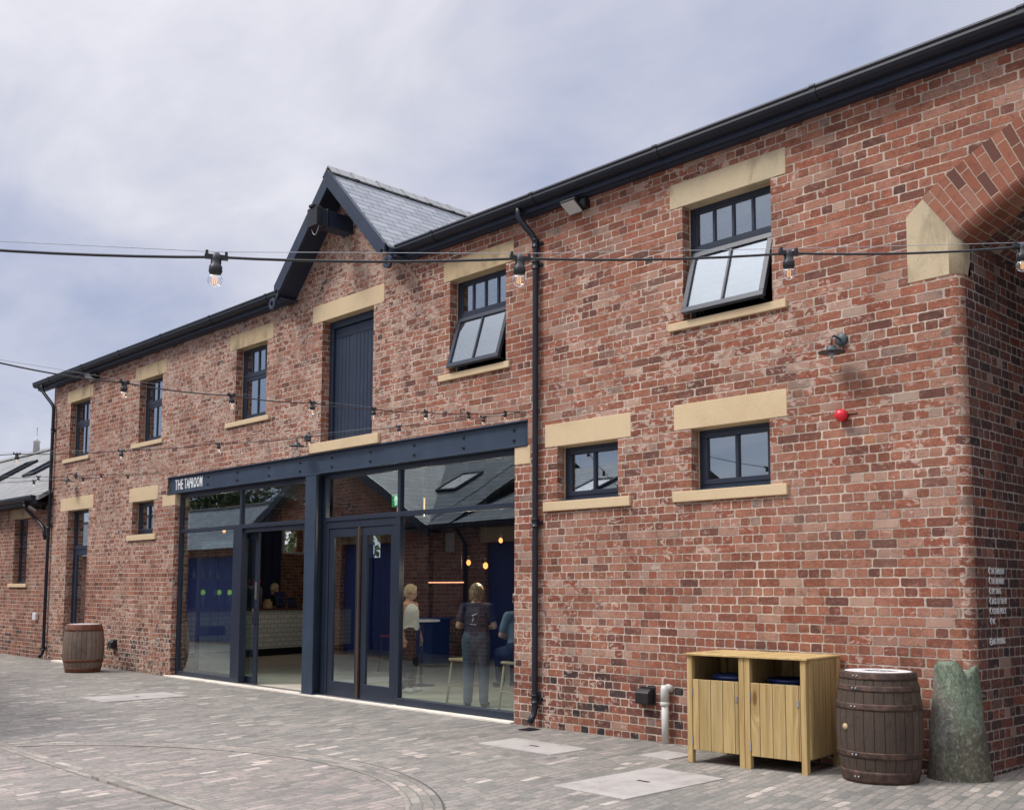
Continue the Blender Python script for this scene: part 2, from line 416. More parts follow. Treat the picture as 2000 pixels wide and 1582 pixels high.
def setts(name, rot, tint, ring=False):
    m, t, out = new_mat(name)
    if ring: u0, v0, _ = t.sep(t.uv()); x, y = v0, u0
    else:
        px, py, pz = t.sep(t.pos()); ca, sa = math.cos(rot), math.sin(rot)
        x = px*ca + py*sa; y = py*ca - px*sa
    wx = t.noise(t.vec(x, y, 2.0), 2.2, 3) - .5; wy = t.noise(t.vec(x, y, 7.0), 3.0, 2) - .5
    xx = x + wx*.07; yy = y + wy*.06
    W = .080; row = (xx/W).floor(); rf = (xx/W).fract()
    rr = t.white(t.vec(row, 1.0, 4.0)); Ln = .15 + t.white(t.vec(row, 8.0, 1.0))*.16
    uc = (yy + rr*.4)/Ln
    jx = (t.white(t.vec(uc.floor(), row, 6.0)) - .5)*.16
    col = uc.floor(); cf = uc.fract() + jx
    du = cf.mn(1-cf)*Ln; dv = rf.mn(1-rf)*W
    cd = t.math('SQRT', (t.math('POWER', (.035 - du).mx(0.0), 2.0) + t.math('POWER', (.035 - dv).mx(0.0), 2.0)))
    d = .035 - cd + (t.noise(t.vec(x, y, 3.0), 30.0, 3) - .5)*.010
    mask = t.smooth(d, .001, .011)
    r1 = t.white(t.vec(col, row, 1.0)); r2 = t.white(t.vec(col, row, 9.0))
    big = t.noise(t.vec(x, y, 5.0), .35, 3)
    sel = r1 + (big-.5)*.35
    k = .88
    c = t.ramp(sel, [(0, (.185*k, .187*k, .178*k)), (.10, (.222*k, .22*k, .206*k)), (.35, (.25*k, .243*k, .226*k)), (.6, (.285*k, .27*k, .252*k)), (.84, (.31*k, .285*k, .265*k)), (.93, (.355*k, .325*k, .30*k)), (.975, (.42*k, .385*k, .355*k)), (1, (.50*k, .46*k, .42*k))])
    c = t.mix(1.0, c, tint, 'MULTIPLY')
    n = t.noise(t.vec(x, y, r2*8.0), 22.0, 5, .65)
    c = t.mix(1.0, c, t.ramp(n, [(.25, (.72, .72, .72)), (.75, (1.25, 1.25, 1.24))]), 'MULTIPLY')
    joint = t.mix(t.noise(t.vec(x, y, 1.0), 14.0, 3), (.15, .145, .13), (.24, .23, .21))
    c = t.mix(mask*.85+.15, joint, c)
    dirt = t.noise(t.vec(x, y, 11.0), .8, 4, .6)
    c = t.mix(1.0, c, t.ramp(dirt, [(.3, (.86, .855, .85)), (.7, (1.1, 1.09, 1.08))]), 'MULTIPLY')
    principled(t, out, c, .88, bump=mask*.6 + n*.35 + r2*.30, bdist=.012, bstr=.7, spec=.2)
setts('setts', R(10), (1.03, 1.0, .955))
setts('setts_ring_inside', R(10), (1.06, .985, .945))
setts('setts_kerb', 0, (1.12, 1.06, .99), ring=True)

def glass(name, r0, tint=(.86, .93, .90), wav=.0, pw=4.0, dust=0.0):
    m, t, out = new_mat(name)
    lw = t.node('ShaderNodeLayerWeight'); lw.inputs[0].default_value = .5; fc = S(t, lw.outputs['Facing'])
    f = r0 + t.math('POWER', fc, pw)*(1-r0)
    tr = t.node('ShaderNodeBsdfTransparent'); tr.inputs[0].default_value = (*tint, 1)
    gl = t.node('ShaderNodeBsdfGlossy'); gl.inputs['Roughness'].default_value = .0; gl.inputs[0].default_value = (.93, .97, 1, 1)
    if wav:
        p = t.pos(); b = t.node('ShaderNodeBump'); t.put(b.inputs['Height'], t.noise(p, 1.3, 0, .5)); b.inputs['Distance'].default_value = wav; b.inputs['Strength'].default_value = 1
        t.l.new(b.outputs[0], gl.inputs['Normal'])
    mx = t.node('ShaderNodeMixShader'); t.put(mx.inputs[0], f); t.l.new(tr.outputs[0], mx.inputs[1]); t.l.new(gl.outputs[0], mx.inputs[2]); t.l.new(mx.outputs[0], out.inputs[0])
glass('shop_glass', .095, (.89, .95, .93), .0013, 3.0)
glass('window_glass', .31, (.60, .70, .70), 0, 2.2)
glass('bulb_glass', .10, (.97, .97, .97), 0, 3)
def emit(name, col, s):
    m, t, out = new_mat(name); e = t.node('ShaderNodeEmission'); e.inputs[0].default_value = (*col, 1); e.inputs[1].default_value = s; t.l.new(e.outputs[0], out.inputs[0])
emit('filament', (1, .55, .25), .75); emit('warm_lamp', (1, .36, .11), 1.5); emit('led_strip', (1, .38, .22), 1.3); emit('green_lamp', (.55, .9, .12), .35); emit('exit_white', (.6, 1, .7), .5)

def pine(name, w=.118, axis='u'):
    m, t, out = new_mat(name); u, v, _ = t.sep(t.uv())
    pl = (u/w); col = pl.floor(); cf = pl.fract(); r = t.white(t.vec(col, 3.0, 1.0)); r2 = t.white(t.vec(col, 5.0, 7.0))
    uu = u + r*4.0; vv = v + r2*7.0
    kn = t.voronoi(t.vec(uu*4.2, vv*1.35, 1.0), 1.0)
    warp = t.smooth(kn, .42, .0)*.55
    g = t.noise(t.vec(uu*26.0 + warp*8.0, vv*1.1 + warp, r*3.0), 1.0, 4, .6, .3); g2 = t.noise(t.vec(uu*120.0, vv*3.0, 2.0), 1.0, 3)
    c = t.ramp(g, [(.25, (.30, .195, .075)), (.45, (.44, .31, .135)), (.62, (.545, .41, .195)), (.8, (.45, .325, .14))])
    c = t.mix(1.0, c, t.ramp(r, [(0, (.80, .80, .76)), (1, (1.12, 1.10, 1.06))]), 'MULTIPLY'); c = t.mix(g2*.35, c, (.30, .2, .085))
    c = t.mix(t.smooth(kn, .11, .06), c, (.085, .035, .014)); c = t.mix(t.smooth(kn, .30, .11)*.5, c, (.25, .14, .05))
    gap = t.smooth(cf.mn(1-cf)*w, .0012, .0035); c = t.mix(gap, (.045, .028, .012), c)
    principled(t, out, c, .72, bump=gap*.8 + g*.25, bdist=.005, bstr=.6, spec=.3)
pine('pine_planks'); pine('pine_solid', 3.0)
def barrel_wood(name, a, b, n=26):
    m, t, out = new_mat(name); u, v, _ = t.sep(t.uv()); px, py, pz = t.sep(t.obj())
    ang = t.math('ARCTAN2', py, px)/(2*math.pi)*n; st = ang.floor(); sf = ang.fract(); r = t.white(t.vec(st, 1.0, 2.0))
    g = t.noise(t.vec(ang*3.0, pz*2.0, 1.0), 2.0, 5, .6); k = t.noise(t.vec(px, py, pz), 9.0, 5, .65)
    c = t.mix(g*.7 + r*.4 - .1, a, b); c = t.mix(t.smooth(k, .55, .72)*.6, c, tuple(x*.4 for x in a)); c = t.mix(t.smooth(k, .42, .28)*.35, c, tuple(min(1, x*1.8) for x in b))
    gap = t.smooth(sf.mn(1-sf), .015, .05); c = t.mix(gap, (.02, .014, .011), c)
    principled(t, out, c, .78, bump=gap*.6 + g*.8 + k*.9, bdist=.009, bstr=.8, spec=.3)
barrel_wood('barrel_brown', (.042, .029, .022), (.12, .086, .064)); barrel_wood('barrel_grey', (.12, .085, .062), (.26, .20, .16))
def rust(name, a, b):
    m, t, out = new_mat(name); p = t.obj(); n = t.noise(p, 14.0, 5, .65); f = t.noise(p, 70.0, 3)
    c = t.mix(t.smooth(n, .38, .66), a, b); c = t.mix(t.smooth(f, .6, .75)*.4, c, (.22, .13, .09))
    principled(t, out, c, .7, .35, bump=n + f*.5, bdist=.003, bstr=.6)
rust('hoop_brown', (.055, .035, .028), (.125, .072, .052)); rust('hoop_rust', (.13, .05, .03), (.20, .085, .05))
def guard_mat():
    m, t, out = new_mat('guard_stone'); p = t.obj(); px, py, pz = t.sep(p)
    n = t.noise(p, 5.0, 6, .65, .4); cr = t.noise(t.vec(px*9.0, py*9.0, pz*5.0), 2.2, 6, .7, 1.2); f = t.noise(p, 60.0, 3)
    green = t.mix(n, (.12, .155, .105), (.24, .30, .215)); grey = t.mix(n, (.15, .145, .12), (.29, .28, .235)); brown = t.mix(n, (.065, .048, .035), (.15, .11, .08))
    c = t.mix(t.smooth(t.noise(p, 2.3, 4, .6) + px*1.1 + pz*.15, .42, .62), grey, green)
    c = t.mix(t.smooth(pz + (n-.5)*.9 - px*.9, .50, .10)*.8, c, brown)
    c = t.mix(t.smooth(t.math('ABSOLUTE', cr - .5), .03, .008)*.45, c, (.05, .05, .035))
    sp = t.noise(p, 28.0, 4, .7); c = t.mix(t.smooth(sp, .48, .7)*.55, c, (.32, .34, .27)); c = t.mix(t.smooth(sp, .46, .3)*.5, c, (.05, .045, .035)); ln = t.noise(t.vec(px*14.0, py*14.0, pz*3.0), 1.0, 4, .6); c = t.mix(t.smooth(ln, .5, .7)*.35, c, (.07, .09, .055))
    principled(t, out, c, .85, bump=sp*.6 + n*1.2 + t.smooth(t.math('ABSOLUTE', cr-.5), .0, .05)*.25 + f*.2, bdist=.012, bstr=.8, spec=.3)
guard_mat()
def tile_mat():
    m, t, out = new_mat('metro_tile'); u, v, _ = t.sep(t.uv()); W, H = .205, .105
    row = (v/H).floor(); rf = (v/H).fract(); uc = u/W + row.mod(2.0)*.5; cf = uc.fract(); r = t.white(t.vec(uc.floor(), row, 1.0))
    mask = t.smooth((rf.mn(1-rf)*H).mn(cf.mn(1-cf)*W), .002, .005)
    c = t.mix(mask, (.06, .065, .06), t.mix(r, (.66, .69, .63), (.76, .78, .72)))
    principled(t, out, c, .18, bump=mask + r*.1, bdist=.003, bstr=.6)
tile_mat()
def leaf_mat(name, a, b):
    m, t, out = new_mat(name); r = t.white(t.pos()); n = t.noise(t.pos(), .9, 3)
    principled(t, out, t.mix(n, a, b), .6)
leaf_mat('leaves', (.035, .07, .02), (.09, .13, .04))
def skin_mat():
    m, t, out = new_mat('skin'); n = t.noise(t.obj(), 8.0, 3); principled(t, out, t.mix(n, (.48, .25, .17), (.58, .33, .235)), .5)
skin_mat()
def cloth(name, a):
    m, t, out = new_mat(name); n = t.noise(t.obj(), 6.0, 4, .6); f = t.noise(t.obj(), 160.0, 2)
    principled(t, out, t.mix(n, tuple(x*.75 for x in a), tuple(min(1, x*1.15) for x in a)), .85, bump=n*2 + f*.3, bdist=.01, bstr=.5, spec=.2)
cloth('cloth_white', (.78, .80, .76)); cloth('cloth_black', (.018, .016, .022)); cloth('cloth_navy', (.020, .028, .060)); cloth('cloth_jeans', (.085, .105, .15)); cloth('cloth_grey', (.15, .19, .24)); cloth('cloth_tshirt', (.035, .035, .065))
def hair_mat(name, a, b):
    m, t, out = new_mat(name); px, py, pz = t.sep(t.obj()); n = t.noise(t.vec(px*80.0, py*80.0, pz*9.0), 1.0, 4)
    principled(t, out, t.mix(t.smooth(n, .35, .65), a, b), .45, bump=n, bdist=.006, bstr=.8)
hair_mat('hair_blonde', (.34, .24, .12), (.62, .50, .32)); hair_mat('hair_brown', (.10, .055, .025), (.36, .23, .12)); hair_mat('hair_dark', (.02, .014, .01), (.08, .05, .03))

# ================================================================== the setting
def gz(x): return max(0.0, min(.051, (x+8.7)*.01))
g = MB(); xs = [-600, -60, -25, -8.7, -6, -3.6, 20, 300]
for a, b in zip(xs[:-1], xs[1:]): g.poly([(a, -300, gz(a)), (b, -300, gz(b)), (b, 300, gz(b)), (a, 300, gz(a))])
tag(g.build('ground', 'setts'), kind='structure')
RC = (-8.02, -6.63)
def ring_strip(name, r0, r1, z, mat, a0=0, a1=360, n=120):
    b = MB()
    for i in range(n):
        t0 = R(a0 + (a1-a0)*i/n); t1 = R(a0 + (a1-a0)*(i+1)/n)
        P = lambda r, t: (RC[0]+r*math.cos(t), RC[1]+r*math.sin(t), gz(RC[0]+r*math.cos(t))+z)
        rm = (r0+r1)/2
        b.poly([P(r0, t0), P(r1, t0), P(r1, t1), P(r0, t1)], [(t0*rm, r0), (t0*rm, r1), (t1*rm, r1), (t1*rm, r0)])
    return tag(b.build(name, mat), kind='structure')
dsk = MB(); n = 96
for i in range(n):
    t0 = 2*math.pi*i/n; t1 = 2*math.pi*(i+1)/n
    for r0, r1 in ((0, 1.7), (1.7, 3.42)):
        P = lambda r, t: (RC[0]+r*math.cos(t), RC[1]+r*math.sin(t), gz(RC[0]+r*math.cos(t))+.004)
        dsk.poly([P(r0, t0), P(r1, t0), P(r1, t1), P(r0, t1)] if r0 else [P(0, 0), P(r1, t0), P(r1, t1)])
tag(dsk.build('paving_circle', 'setts_ring_inside'), kind='structure')
ring_strip('kerb_circle', 3.40, 3.66, .008, 'setts_kerb', -20, 152)
ring_strip('kerb_joint', 3.658, 3.672, .011, 'joint_dark', -20, 152)
b = MB(); b.box(-11.2, -8.7, -5.03, -4.86, -.02, .009); b.box(-8.6999, -6.4, -5.03, -4.86, -.02, .030)
tag(b.build('drain_channel', 'setts_kerb'), kind='structure')

# ================================================================== main building
def prof_wall(name, prof, z0, ztops, mat, parent, zoff=0):
    b = MB(); u = 0
    for i in range(len(prof)-1):
        (xa, ya), (xb, yb) = prof[i], prof[i+1]; L = math.hypot(xb-xa, yb-ya)
        za, zb = (ztops[i], ztops[i+1]) if isinstance(ztops, (list, tuple)) else (ztops, ztops)
        k = len(b.v); b.v += [Vector(p) for p in ((xa, ya, z0), (xb, yb, z0), (xb, yb, zb), (xa, ya, za))]
        b.face([k, k+1, k+2, k+3], [(u, z0), (u+L, z0), (u+L, zb), (u, za)], True); u += L
    return b.build(name, mat, parent)
B = empty('brick_building', (-13.7, 0, 0))
tag(B, 'long two storey red brick building with navy steel shopfront and gabled hoist door', 'building')
AX, AZ = -1.585, 1.626
def circ(r, a): return (AX + r*math.cos(R(a)), AZ + r*math.sin(R(a)))
UW = [(-6.45, -5.395), (-10.17, -9.115), (-15.67, -14.69), (-19.37, -18.40), (-22.80, -21.745)]
holes = [[(a, 4.30), (b_, 4.30), (b_, 5.53), (a, 5.53)] for a, b_ in UW]
LW = [(-8.25, -7.342), (-6.37, -5.452), (-19.52, -18.60)]
holes += [[(a, 2.55), (b_, 2.55), (b_, 3.19), (a, 3.19)] for a, b_ in LW]
holes.append([(-13.11, 3.70), (-11.825, 3.70), (-11.825, 5.54), (-13.11, 5.54)])
aL = 180 - math.degrees(math.acos(2.105/3.75))
outer = [(-23.77, -.3), (-22.71, -.3), (-22.71, 3.19), (-21.60, 3.19), (-21.60, -.3), (-17.74, -.3), (-17.74, 3.24), (-18.06, 3.24), (-18.06, 3.555), (-8.73, 3.555), (-8.73, 3.24), (-8.95, 3.24), (-8.95, -.3), (-3.69, -.3)]
outer += [circ(3.75, aL + (180-2*aL)*i/30) for i in range(31)]
outer += [(.52, -.3), (5, -.3), (5, 6.12), (-11.13, 6.12), (-12.47, 7.44), (-13.81, 6.12), (-23.77, 6.12)]
b = MB(); b.prism([outer] + holes, 0.0, .30); b.build('wall', 'brick', B)
# pointed gable brick corbels at the eaves
# end wall, rear wall, inside shell
b = MB(); b.prism([[(.3, -.3), (7.8, -.3), (7.8, 6.12), (4.0, 7.9), (.3, 6.2)], [(5.75, 2.48), (6.32, 2.48), (6.32, 3.05), (5.75, 3.05)]], -23.77, -23.47, axis='x'); b.build('end_wall', 'brick_end', B)
b = MB(); b.prism([[(-23.46, -.3), (5, -.3), (5, 6.15), (-23.46, 6.15)], [(-22.4, 2.35), (-21.7, 2.35), (-21.7, 3.1), (-22.4, 3.1)], [(-15.6, .15), (-9.2, .15), (-9.2, 2.7), (-15.6, 2.7)]], 7.5, 7.8); b.build('rear_wall', 'interior_blue', B)  # wide hole is added out of view to let daylight into the taproom
b = MB(); b.box(-15.6, -9.2, 7.6, 7.66, .15, .22); b.box(-15.6, -9.2, 7.6, 7.66, 2.62, 2.7)
for x in (-15.6, -14.0, -12.4, -10.8, -9.26): b.box(x, x+.06, 7.601, 7.659, .221, 2.619)
b.build('added_rear_opening', 'navy_door', B)  # frame of the unseen rear opening, added to brighten the people inside
b = MB(); b.box(-23.46, -8.3, .302, 7.49, 3.6, 3.75); b.box(-8.29, -8.2, .302, 7.49, -.1, 3.59); b.box(-8.2, -3.95, .302, 7.49, 3.6, 3.75); b.build('ceiling', 'dark_wall', B)
b = MB(); b.box(-23.46, -8.3, .02, 7.49, -.2, .015); b.build('floor', 'polished_floor', B)
b = MB(); b.box(-8.19, -3.95, .302, 7.49, -.2, .015); b.build('floor', 'dark_wood', B)
b = MB(); b.box(-3.94, -3.70, .305, 7.49, -.2, 6.1); b.build('partition', 'plaster', B)
# passage: rounded corner pier, side wall, vault, arch
def passage(side):
    X = (lambda x: x) if side < 0 else (lambda x: 2*AX - x)
    prof = [(X(-3.69), 0)] + [(X(-3.69 + .09*math.sin(R(a))), .09-.09*math.cos(R(a))) for a in (15, 30, 45, 60, 75, 90)] + [(X(-3.60), 2.5), (X(-3.60), 7.8)]
    prof_wall('passage_corner', prof[:7], -.3, 4.50, 'brick', B)
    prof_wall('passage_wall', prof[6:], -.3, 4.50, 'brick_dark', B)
    e = .004
    pr = [(X(-4.05), -e), (X(-3.90), -e), (X(-3.72), -e), (X(-3.69), -e)] + [(X(-3.69 + (.09+e)*math.sin(R(a))), .09-(.09+e)*math.cos(R(a))) for a in (15, 30, 45, 60, 75, 90)] + [(X(-3.60+e), .20)]
    tz = lambda x: 4.919 - 1.415*((x if side < 0 else 2*AX-x)+3.908)
    tops = [4.785] + [tz(p[0]) for p in pr[1:]]
    bb = MB()
    for i in range(len(pr)-1):
        (xa, ya), (xb, yb) = pr[i], pr[i+1]; k = len(bb.v)
        bb.v += [Vector(p) for p in ((xa, ya, 4.205), (xb, yb, 4.205), (xb, yb, tops[i+1]), (xa, ya, tops[i]), (xa, ya+.25, 4.205), (xb, yb+.25, 4.205), (xb, yb+.25, tops[i+1]), (xa, ya+.25, tops[i]))]
        bb.face([k, k+1, k+2, k+3], None, i > 2); bb.face([k+3, k+2, k+6, k+7]); bb.face([k, k+4, k+5, k+1])
    bb.build('springer', 'sandstone_springer', B)
passage(-1); passage(1)
b = MB(); prof = [(4.03, .14), (4.03, -.004), (3.59, -.004), (3.565, .0), (3.54, .012), (3.518, .032), (3.504, .06), (3.50, .10), (3.50, .37)]
n = 60; ac = 0; cum = [0]
for i in range(len(prof)-1): cum.append(cum[-1] + math.hypot(prof[i+1][0]-prof[i][0], prof[i+1][1]-prof[i][1]))
for k in range(n):
    t0 = 125.2 - (125.2-54.8)*k/n; t1 = 125.2 - (125.2-54.8)*(k+1)/n
    for i in range(len(prof)-1):
        (ra, ya), (rb, yb) = prof[i], prof[i+1]; q = len(b.v)
        for r_, y_, a_ in ((ra, ya, t0), (rb, yb, t0), (rb, yb, t1), (ra, ya, t1)):
            x_, z_ = circ(r_, a_); b.v.append(Vector((x_, y_, z_)))
        ua, ub = R(125.2-t0)*3.7, R(125.2-t1)*3.7
        b.face([q, q+1, q+2, q+3], [(ua, cum[i]), (ua, cum[i+1]), (ub, cum[i+1]), (ub, cum[i])], True)
b.build('arch', 'arch_brick', B)
b = MB()
for k in range(n):
    t0 = 125.2 - (125.2-54.8)*k/n; t1 = 125.2 - (125.2-54.8)*(k+1)/n; q = len(b.v)
    for y_, a_ in ((.37, t0), (7.8, t0), (7.8, t1), (.37, t1)):
        x_, z_ = circ(3.5, a_); b.v.append(Vector((x_, y_, z_)))
    b.face([q, q+1, q+2, q+3], [(.37, R(t0)*3.5), (7.8, R(t0)*3.5), (7.8, R(t1)*3.5), (.37, R(t1)*3.5)], True)
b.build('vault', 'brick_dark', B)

# lintels and sills (each a few millimetres proud of the brick)
def lintel(x0, x1, z0, z1, mat='sandstone', y1=.2):
    b = MB(); b.box(x0, x1, -.004, y1, z0-.003, z1); return b.build('lintel', mat, B, bevel=.004)
def sill(x0, x1, z0, z1, y0=-.035):
    b = MB(); b.box(x0, x1, y0, .14, z0, z1+.003); return b.build('sill', 'sandstone', B, bevel=.005)
LT = [(-6.61, -5.225), (-10.30, -8.98), (-15.89, -14.51), (-19.56, -18.25), (-23.0, -21.62)]
for (a, b_), mt in zip(LT, ('sandstone_springer', 'sandstone_weathered', 'sandstone_weathered', 'sandstone_weathered', 'sandstone_weathered')):
    lintel(a, b_, 5.53, 5.79, mt); sill(a-.02 if a > -7 else a-.06, b_ + (-.01 if a > -7 else -.05), 4.222, 4.30)
for a, b_ in ((-8.445, -7.16), (-6.585, -5.262), (-19.67, -18.443)):
    lintel(a, b_, 3.19, 3.45); sill(a-.005, b_, 2.447, 2.55)
lintel(-13.38, -11.585, 5.54, 5.80); b = MB(); b.box(-13.35, -11.63, -.045, .2, 3.557, 3.703); b.build('sill', 'sandstone', B, bevel=.006)
lintel(-23.15, -21.40, 3.19, 3.46)
b = MB(); b.box(-18.243, -17.737, -.004, .27, 3.035, 3.238); b.build('padstone', 'sandstone', B, bevel=.004)
b = MB(); b.box(-8.952, -8.686, -.004, .27, 3.03, 3.238); b.build('padstone', 'sandstone', B, bevel=.004)
b = MB(); b.box(-17.85, -8.95, -.06, .10, -.1, .022); b.build('threshold', 'threshold_stone', B, bevel=.004)
b = MB(); b.box(-22.9, -21.55, -.16, .3, -.1, .035); b.build('doorstep', 'threshold_stone', B, bevel=.006)

def frame_rect(b, x0, x1, z0, z1, w, y0, y1):
    b.box(x0, x1, y0, y1, z1-w, z1); b.box(x0, x1, y0, y1, z0, z0+w); b.box(x0, x0+w, y0+.0015, y1-.0015, z0+w, z1-w); b.box(x1-w, x1, y0+.0015, y1-.0015, z0+w, z1-w)
def bead(x0, x1, z0, z1):
    b = MB(); frame_rect(b, x0+.001, x1-.001, z0+.001, z1-.001, .012, .115, .128); return b
def upper_window(x0, x1, opened):
    z0, z1 = 4.305, 5.525; zt = 5.065; a, c = x0+.012, x1-.012
    b = MB(); frame_rect(b, a, c, z0, z1, .05, .13, .20); b.box(a+.05, c-.05, .125, .20, zt-.03, zt+.03)
    zb = zt+.03; W = (c-a-.1)
    b.box(a-.004, c+.004, .075, .19, z0-.002, z0+.022)
    win = b.build('window', 'navy_frame', B, bevel=.003)
    bead(x0, x1, z0-.004, z1+.004).build('sealant', 'mastic', win)
    tl = MB(); frame_rect(tl, a+.05, c-.05, zb, z1-.05, .022, .138, .175)
    for i in (1, 2, 3): xm = a+.05+W*i/4; tl.box(xm-.015, xm+.015, .1375, .172, zb+.022, z1-.072)
    tl.build('top_light', 'navy_frame', win, bevel=.002)
    p = MB(); p.box(a+.06, c-.06, .155, .160, zb+.01, z1-.06); p.build('pane', 'window_glass', win)
    H = zt-.03-(z0+.05)
    if opened: h = H+.05; M = Matrix.Translation((0, .115, zt-.012)) @ Matrix.Rotation(R(-opened), 4, 'X') @ Matrix.Translation((0, -.115, -(zt-.012)))
    else: h = H; M = Matrix.Identity(4)
    zs1 = zt-.03; zs0 = zs1-H-(.02 if opened else 0)
    s = MB(); yo = .11 if opened else .132; w = .058; x_, X_ = a+.03, c-.03
    if not opened: x_, X_ = a+.05, c-.05
    s.box(x_, X_, yo, yo+.05, zs1-w, zs1, M); s.box(x_, X_, yo, yo+.05, zs0, zs0+w, M); s.box(x_, x_+w, yo+.0015, yo+.0485, zs0+w, zs1-w, M); s.box(X_-w, X_, yo+.0015, yo+.0485, zs0+w, zs1-w, M)
    xm = (x_+X_)/2; s.box(xm-.014, xm+.014, yo+.003, yo+.045, zs0+w, zs1-w, M)
    s.build('casement', 'navy_frame', win, bevel=.003)
    p = MB(); p.box(x_+.05, X_-.05, yo+.02, yo+.025, zs0+.05, zs1-.05, M); p.build('pane', 'window_glass', win)
    if opened:
        for pth in ([(x_+.12, .16, z0+.06), (x_+.20, -.05, z0+.10)], [(X_-.10, .16, z0+.06), (X_-.12, -.04, z0+.10)]): st = MB(); st.tube(pth, .006, 6); st.build('stay', 'stay_steel', win)
for (a, c), op in zip(UW, (17.5, 17.0, 0, 0, 0)): upper_window(a, c, op)
def lower_window(x0, x1):
    z0, z1 = 2.556, 3.184; a, c = x0+.012, x1-.012
    b = MB(); frame_rect(b, a, c, z0+.02, z1, .042, .13, .20); b.box(a-.004, c+.004, .07, .19, z0-.002, z0+.02)
    win = b.build('window', 'navy_frame', B, bevel=.003)
    bead(x0, x1, z0-.004, z1+.004).build('sealant', 'mastic', win)
    s = MB(); frame_rect(s, a+.042, c-.042, z0+.062, z1-.042, .052, .122, .18); xm = (a+c)/2; s.box(xm-.018, xm+.018, .124, .178, z0+.114, z1-.094)
    s.build('casement', 'navy_frame', win, bevel=.004)
    p = MB(); p.box(a+.08, c-.08, .150, .155, z0+.10, z1-.08); p.build('pane', 'window_glass', win)
for a, c in LW: lower_window(a, c)
# blinds-dark rooms behind the upper windows are the closed loft itself

# loft loading door
b = MB(); x0, x1, z0, z1 = -13.105, -11.83, 3.705, 5.536
b.box(x0, x1, .13, .24, z1-.11, z1); b.box(x0, x0+.09, .1315, .24, z0, z1-.11); b.box(x1-.09, x1, .1315, .24, z0, z1-.11)
ld = b.build('loft_door', 'navy_door', B, bevel=.004)
for s_ in (0, 1):
    xa, xb = (x0+.092, (x0+x1)/2-.003) if s_ == 0 else ((x0+x1)/2+.003, x1-.092)
    b = MB(); b.box(xa, xb, .185, .215, z0+.002, z1-.115)
    b.box(xa, xb, .170, .1849, z1-.26, z1-.116); b.box(xa, xa+.09, .1705, .1849, z0+.002, z1-.261); b.box(xb-.09, xb, .1705, .1849, z0+.002, z1-.261)
    n_ = 4; w_ = (xb-xa-.18)/n_
    for i in range(n_): b.box(xa+.09+w_*i+.0035, xa+.09+w_*(i+1)-.0035, .173, .184, z0+.004, z1-.264)
    b.build('leaf', 'navy_door', ld, bevel=.0025)
# side door
b = MB(); x0, x1 = -22.70, -21.61
frame_rect(b, x0, x1, .036, 3.186, .06, .14, .22); b.box(x0+.06, x1-.06, .1385, .22, 2.36, 2.44)
sd_ = b.build('side_door', 'navy_door', B, bevel=.003)
b = MB(); frame_rect(b, x0+.062, x1-.062, .10, 2.358, .12, .15, .20); b.box(x0+.18, x1-.18, .152, .198, .22, .62); b.build('leaf', 'navy_door', sd_, bevel=.003)
b = MB(); b.box(x0+.17, x1-.17, .172, .177, .61, 2.25); b.build('pane', 'window_glass', sd_)
b = MB(); b.box(x0+.05, x1-.05, .172, .177, 2.43, 3.14); b.build('pane', 'window_glass', sd_)

# ---- steel shopfront
b = MB(); b.box(-18.055, -8.735, .035, .05, 3.262, 3.535); b.box(-18.055, -8.735, -.012, .12, 3.536, 3.553); b.box(-18.055, -8.735, -.02, .12, 3.243, 3.2615)
beam = b.build('steel_beam', 'navy_steel', B, bevel=.002)
for x in (-16.6, -15.6, -14.6, -13.7, -12.85, -11.9, -10.92, -9.92, -9.0):
    for z in (3.335, 3.462): b = MB(); b.lathe([(.022, 0), (.022, .008), (.014, .012), (.014, .02)], (x, .035, z), 6, False, Matrix.Rotation(R(90), 4, 'X')); b.build('bolt', 'black_plastic', beam)
b = MB()  # H-section column
b.box(-13.44, -13.16, -.028, -.010, .03, 3.242); b.box(-13.44, -13.16, .19, .208, .03, 3.242); b.box(-13.31, -13.29, -.0099, .1899, .03, 3.242); b.box(-13.47, -13.13, -.04, .22, .023, .032); b.box(-13.52, -13.08, -.035, .20, 3.232, 3.2425)
b.build('column', 'navy_steel', B, bevel=.002)
Fy0, Fy1 = .095, .165
def glazed(name, bars, panes, mat='navy_frame'):
    b = MB()
    for q in bars: b.box(*q)
    o = b.build(name, mat, B, bevel=.003)
    for x0, x1, z0, z1 in panes:
        p = MB(); p.box(x0, x1, .128, .134, z0, z1); p.build('pane', 'shop_glass', o)
    return o
T0, T1 = 2.535, 2.60
# left bay: two top lights, fixed panel, opening
glazed('shop_window', [(-17.735, -17.665, Fy0, Fy1, .03, 3.24), (-17.664, -13.445, Fy0, Fy1, 3.165, 3.24), (-17.664, -13.445, Fy0-.004, Fy1, T0, T1), (-15.60, -15.54, Fy0, Fy1, T1+.001, 3.164), (-13.51, -13.445, Fy0, Fy1, .03, 3.164),
      (-15.78, -15.50, Fy0-.004, Fy1+.05, .03, T0-.001), (-17.664, -15.781, Fy0, Fy1, .03, .10), (-15.499, -13.511, Fy0+.03, Fy1, T0-.07, T0-.001)],
      [(-17.67, -15.60, T1-.01, 3.17), (-15.54, -13.50, T1-.01, 3.17), (-17.67, -15.77, .09, T0+.01)])
b = MB()  # sliding leaf parked behind the fixed panel, only its stile shows
frame_rect(b, -17.30, -15.20, .03, 2.46, .10, .235, .275)
sl_ = b.build('sliding_door', 'navy_frame', B, bevel=.003)
p = MB(); p.box(-17.21, -15.29, .253, .257, .12, 2.37); p.build('pane', 'shop_glass', sl_)
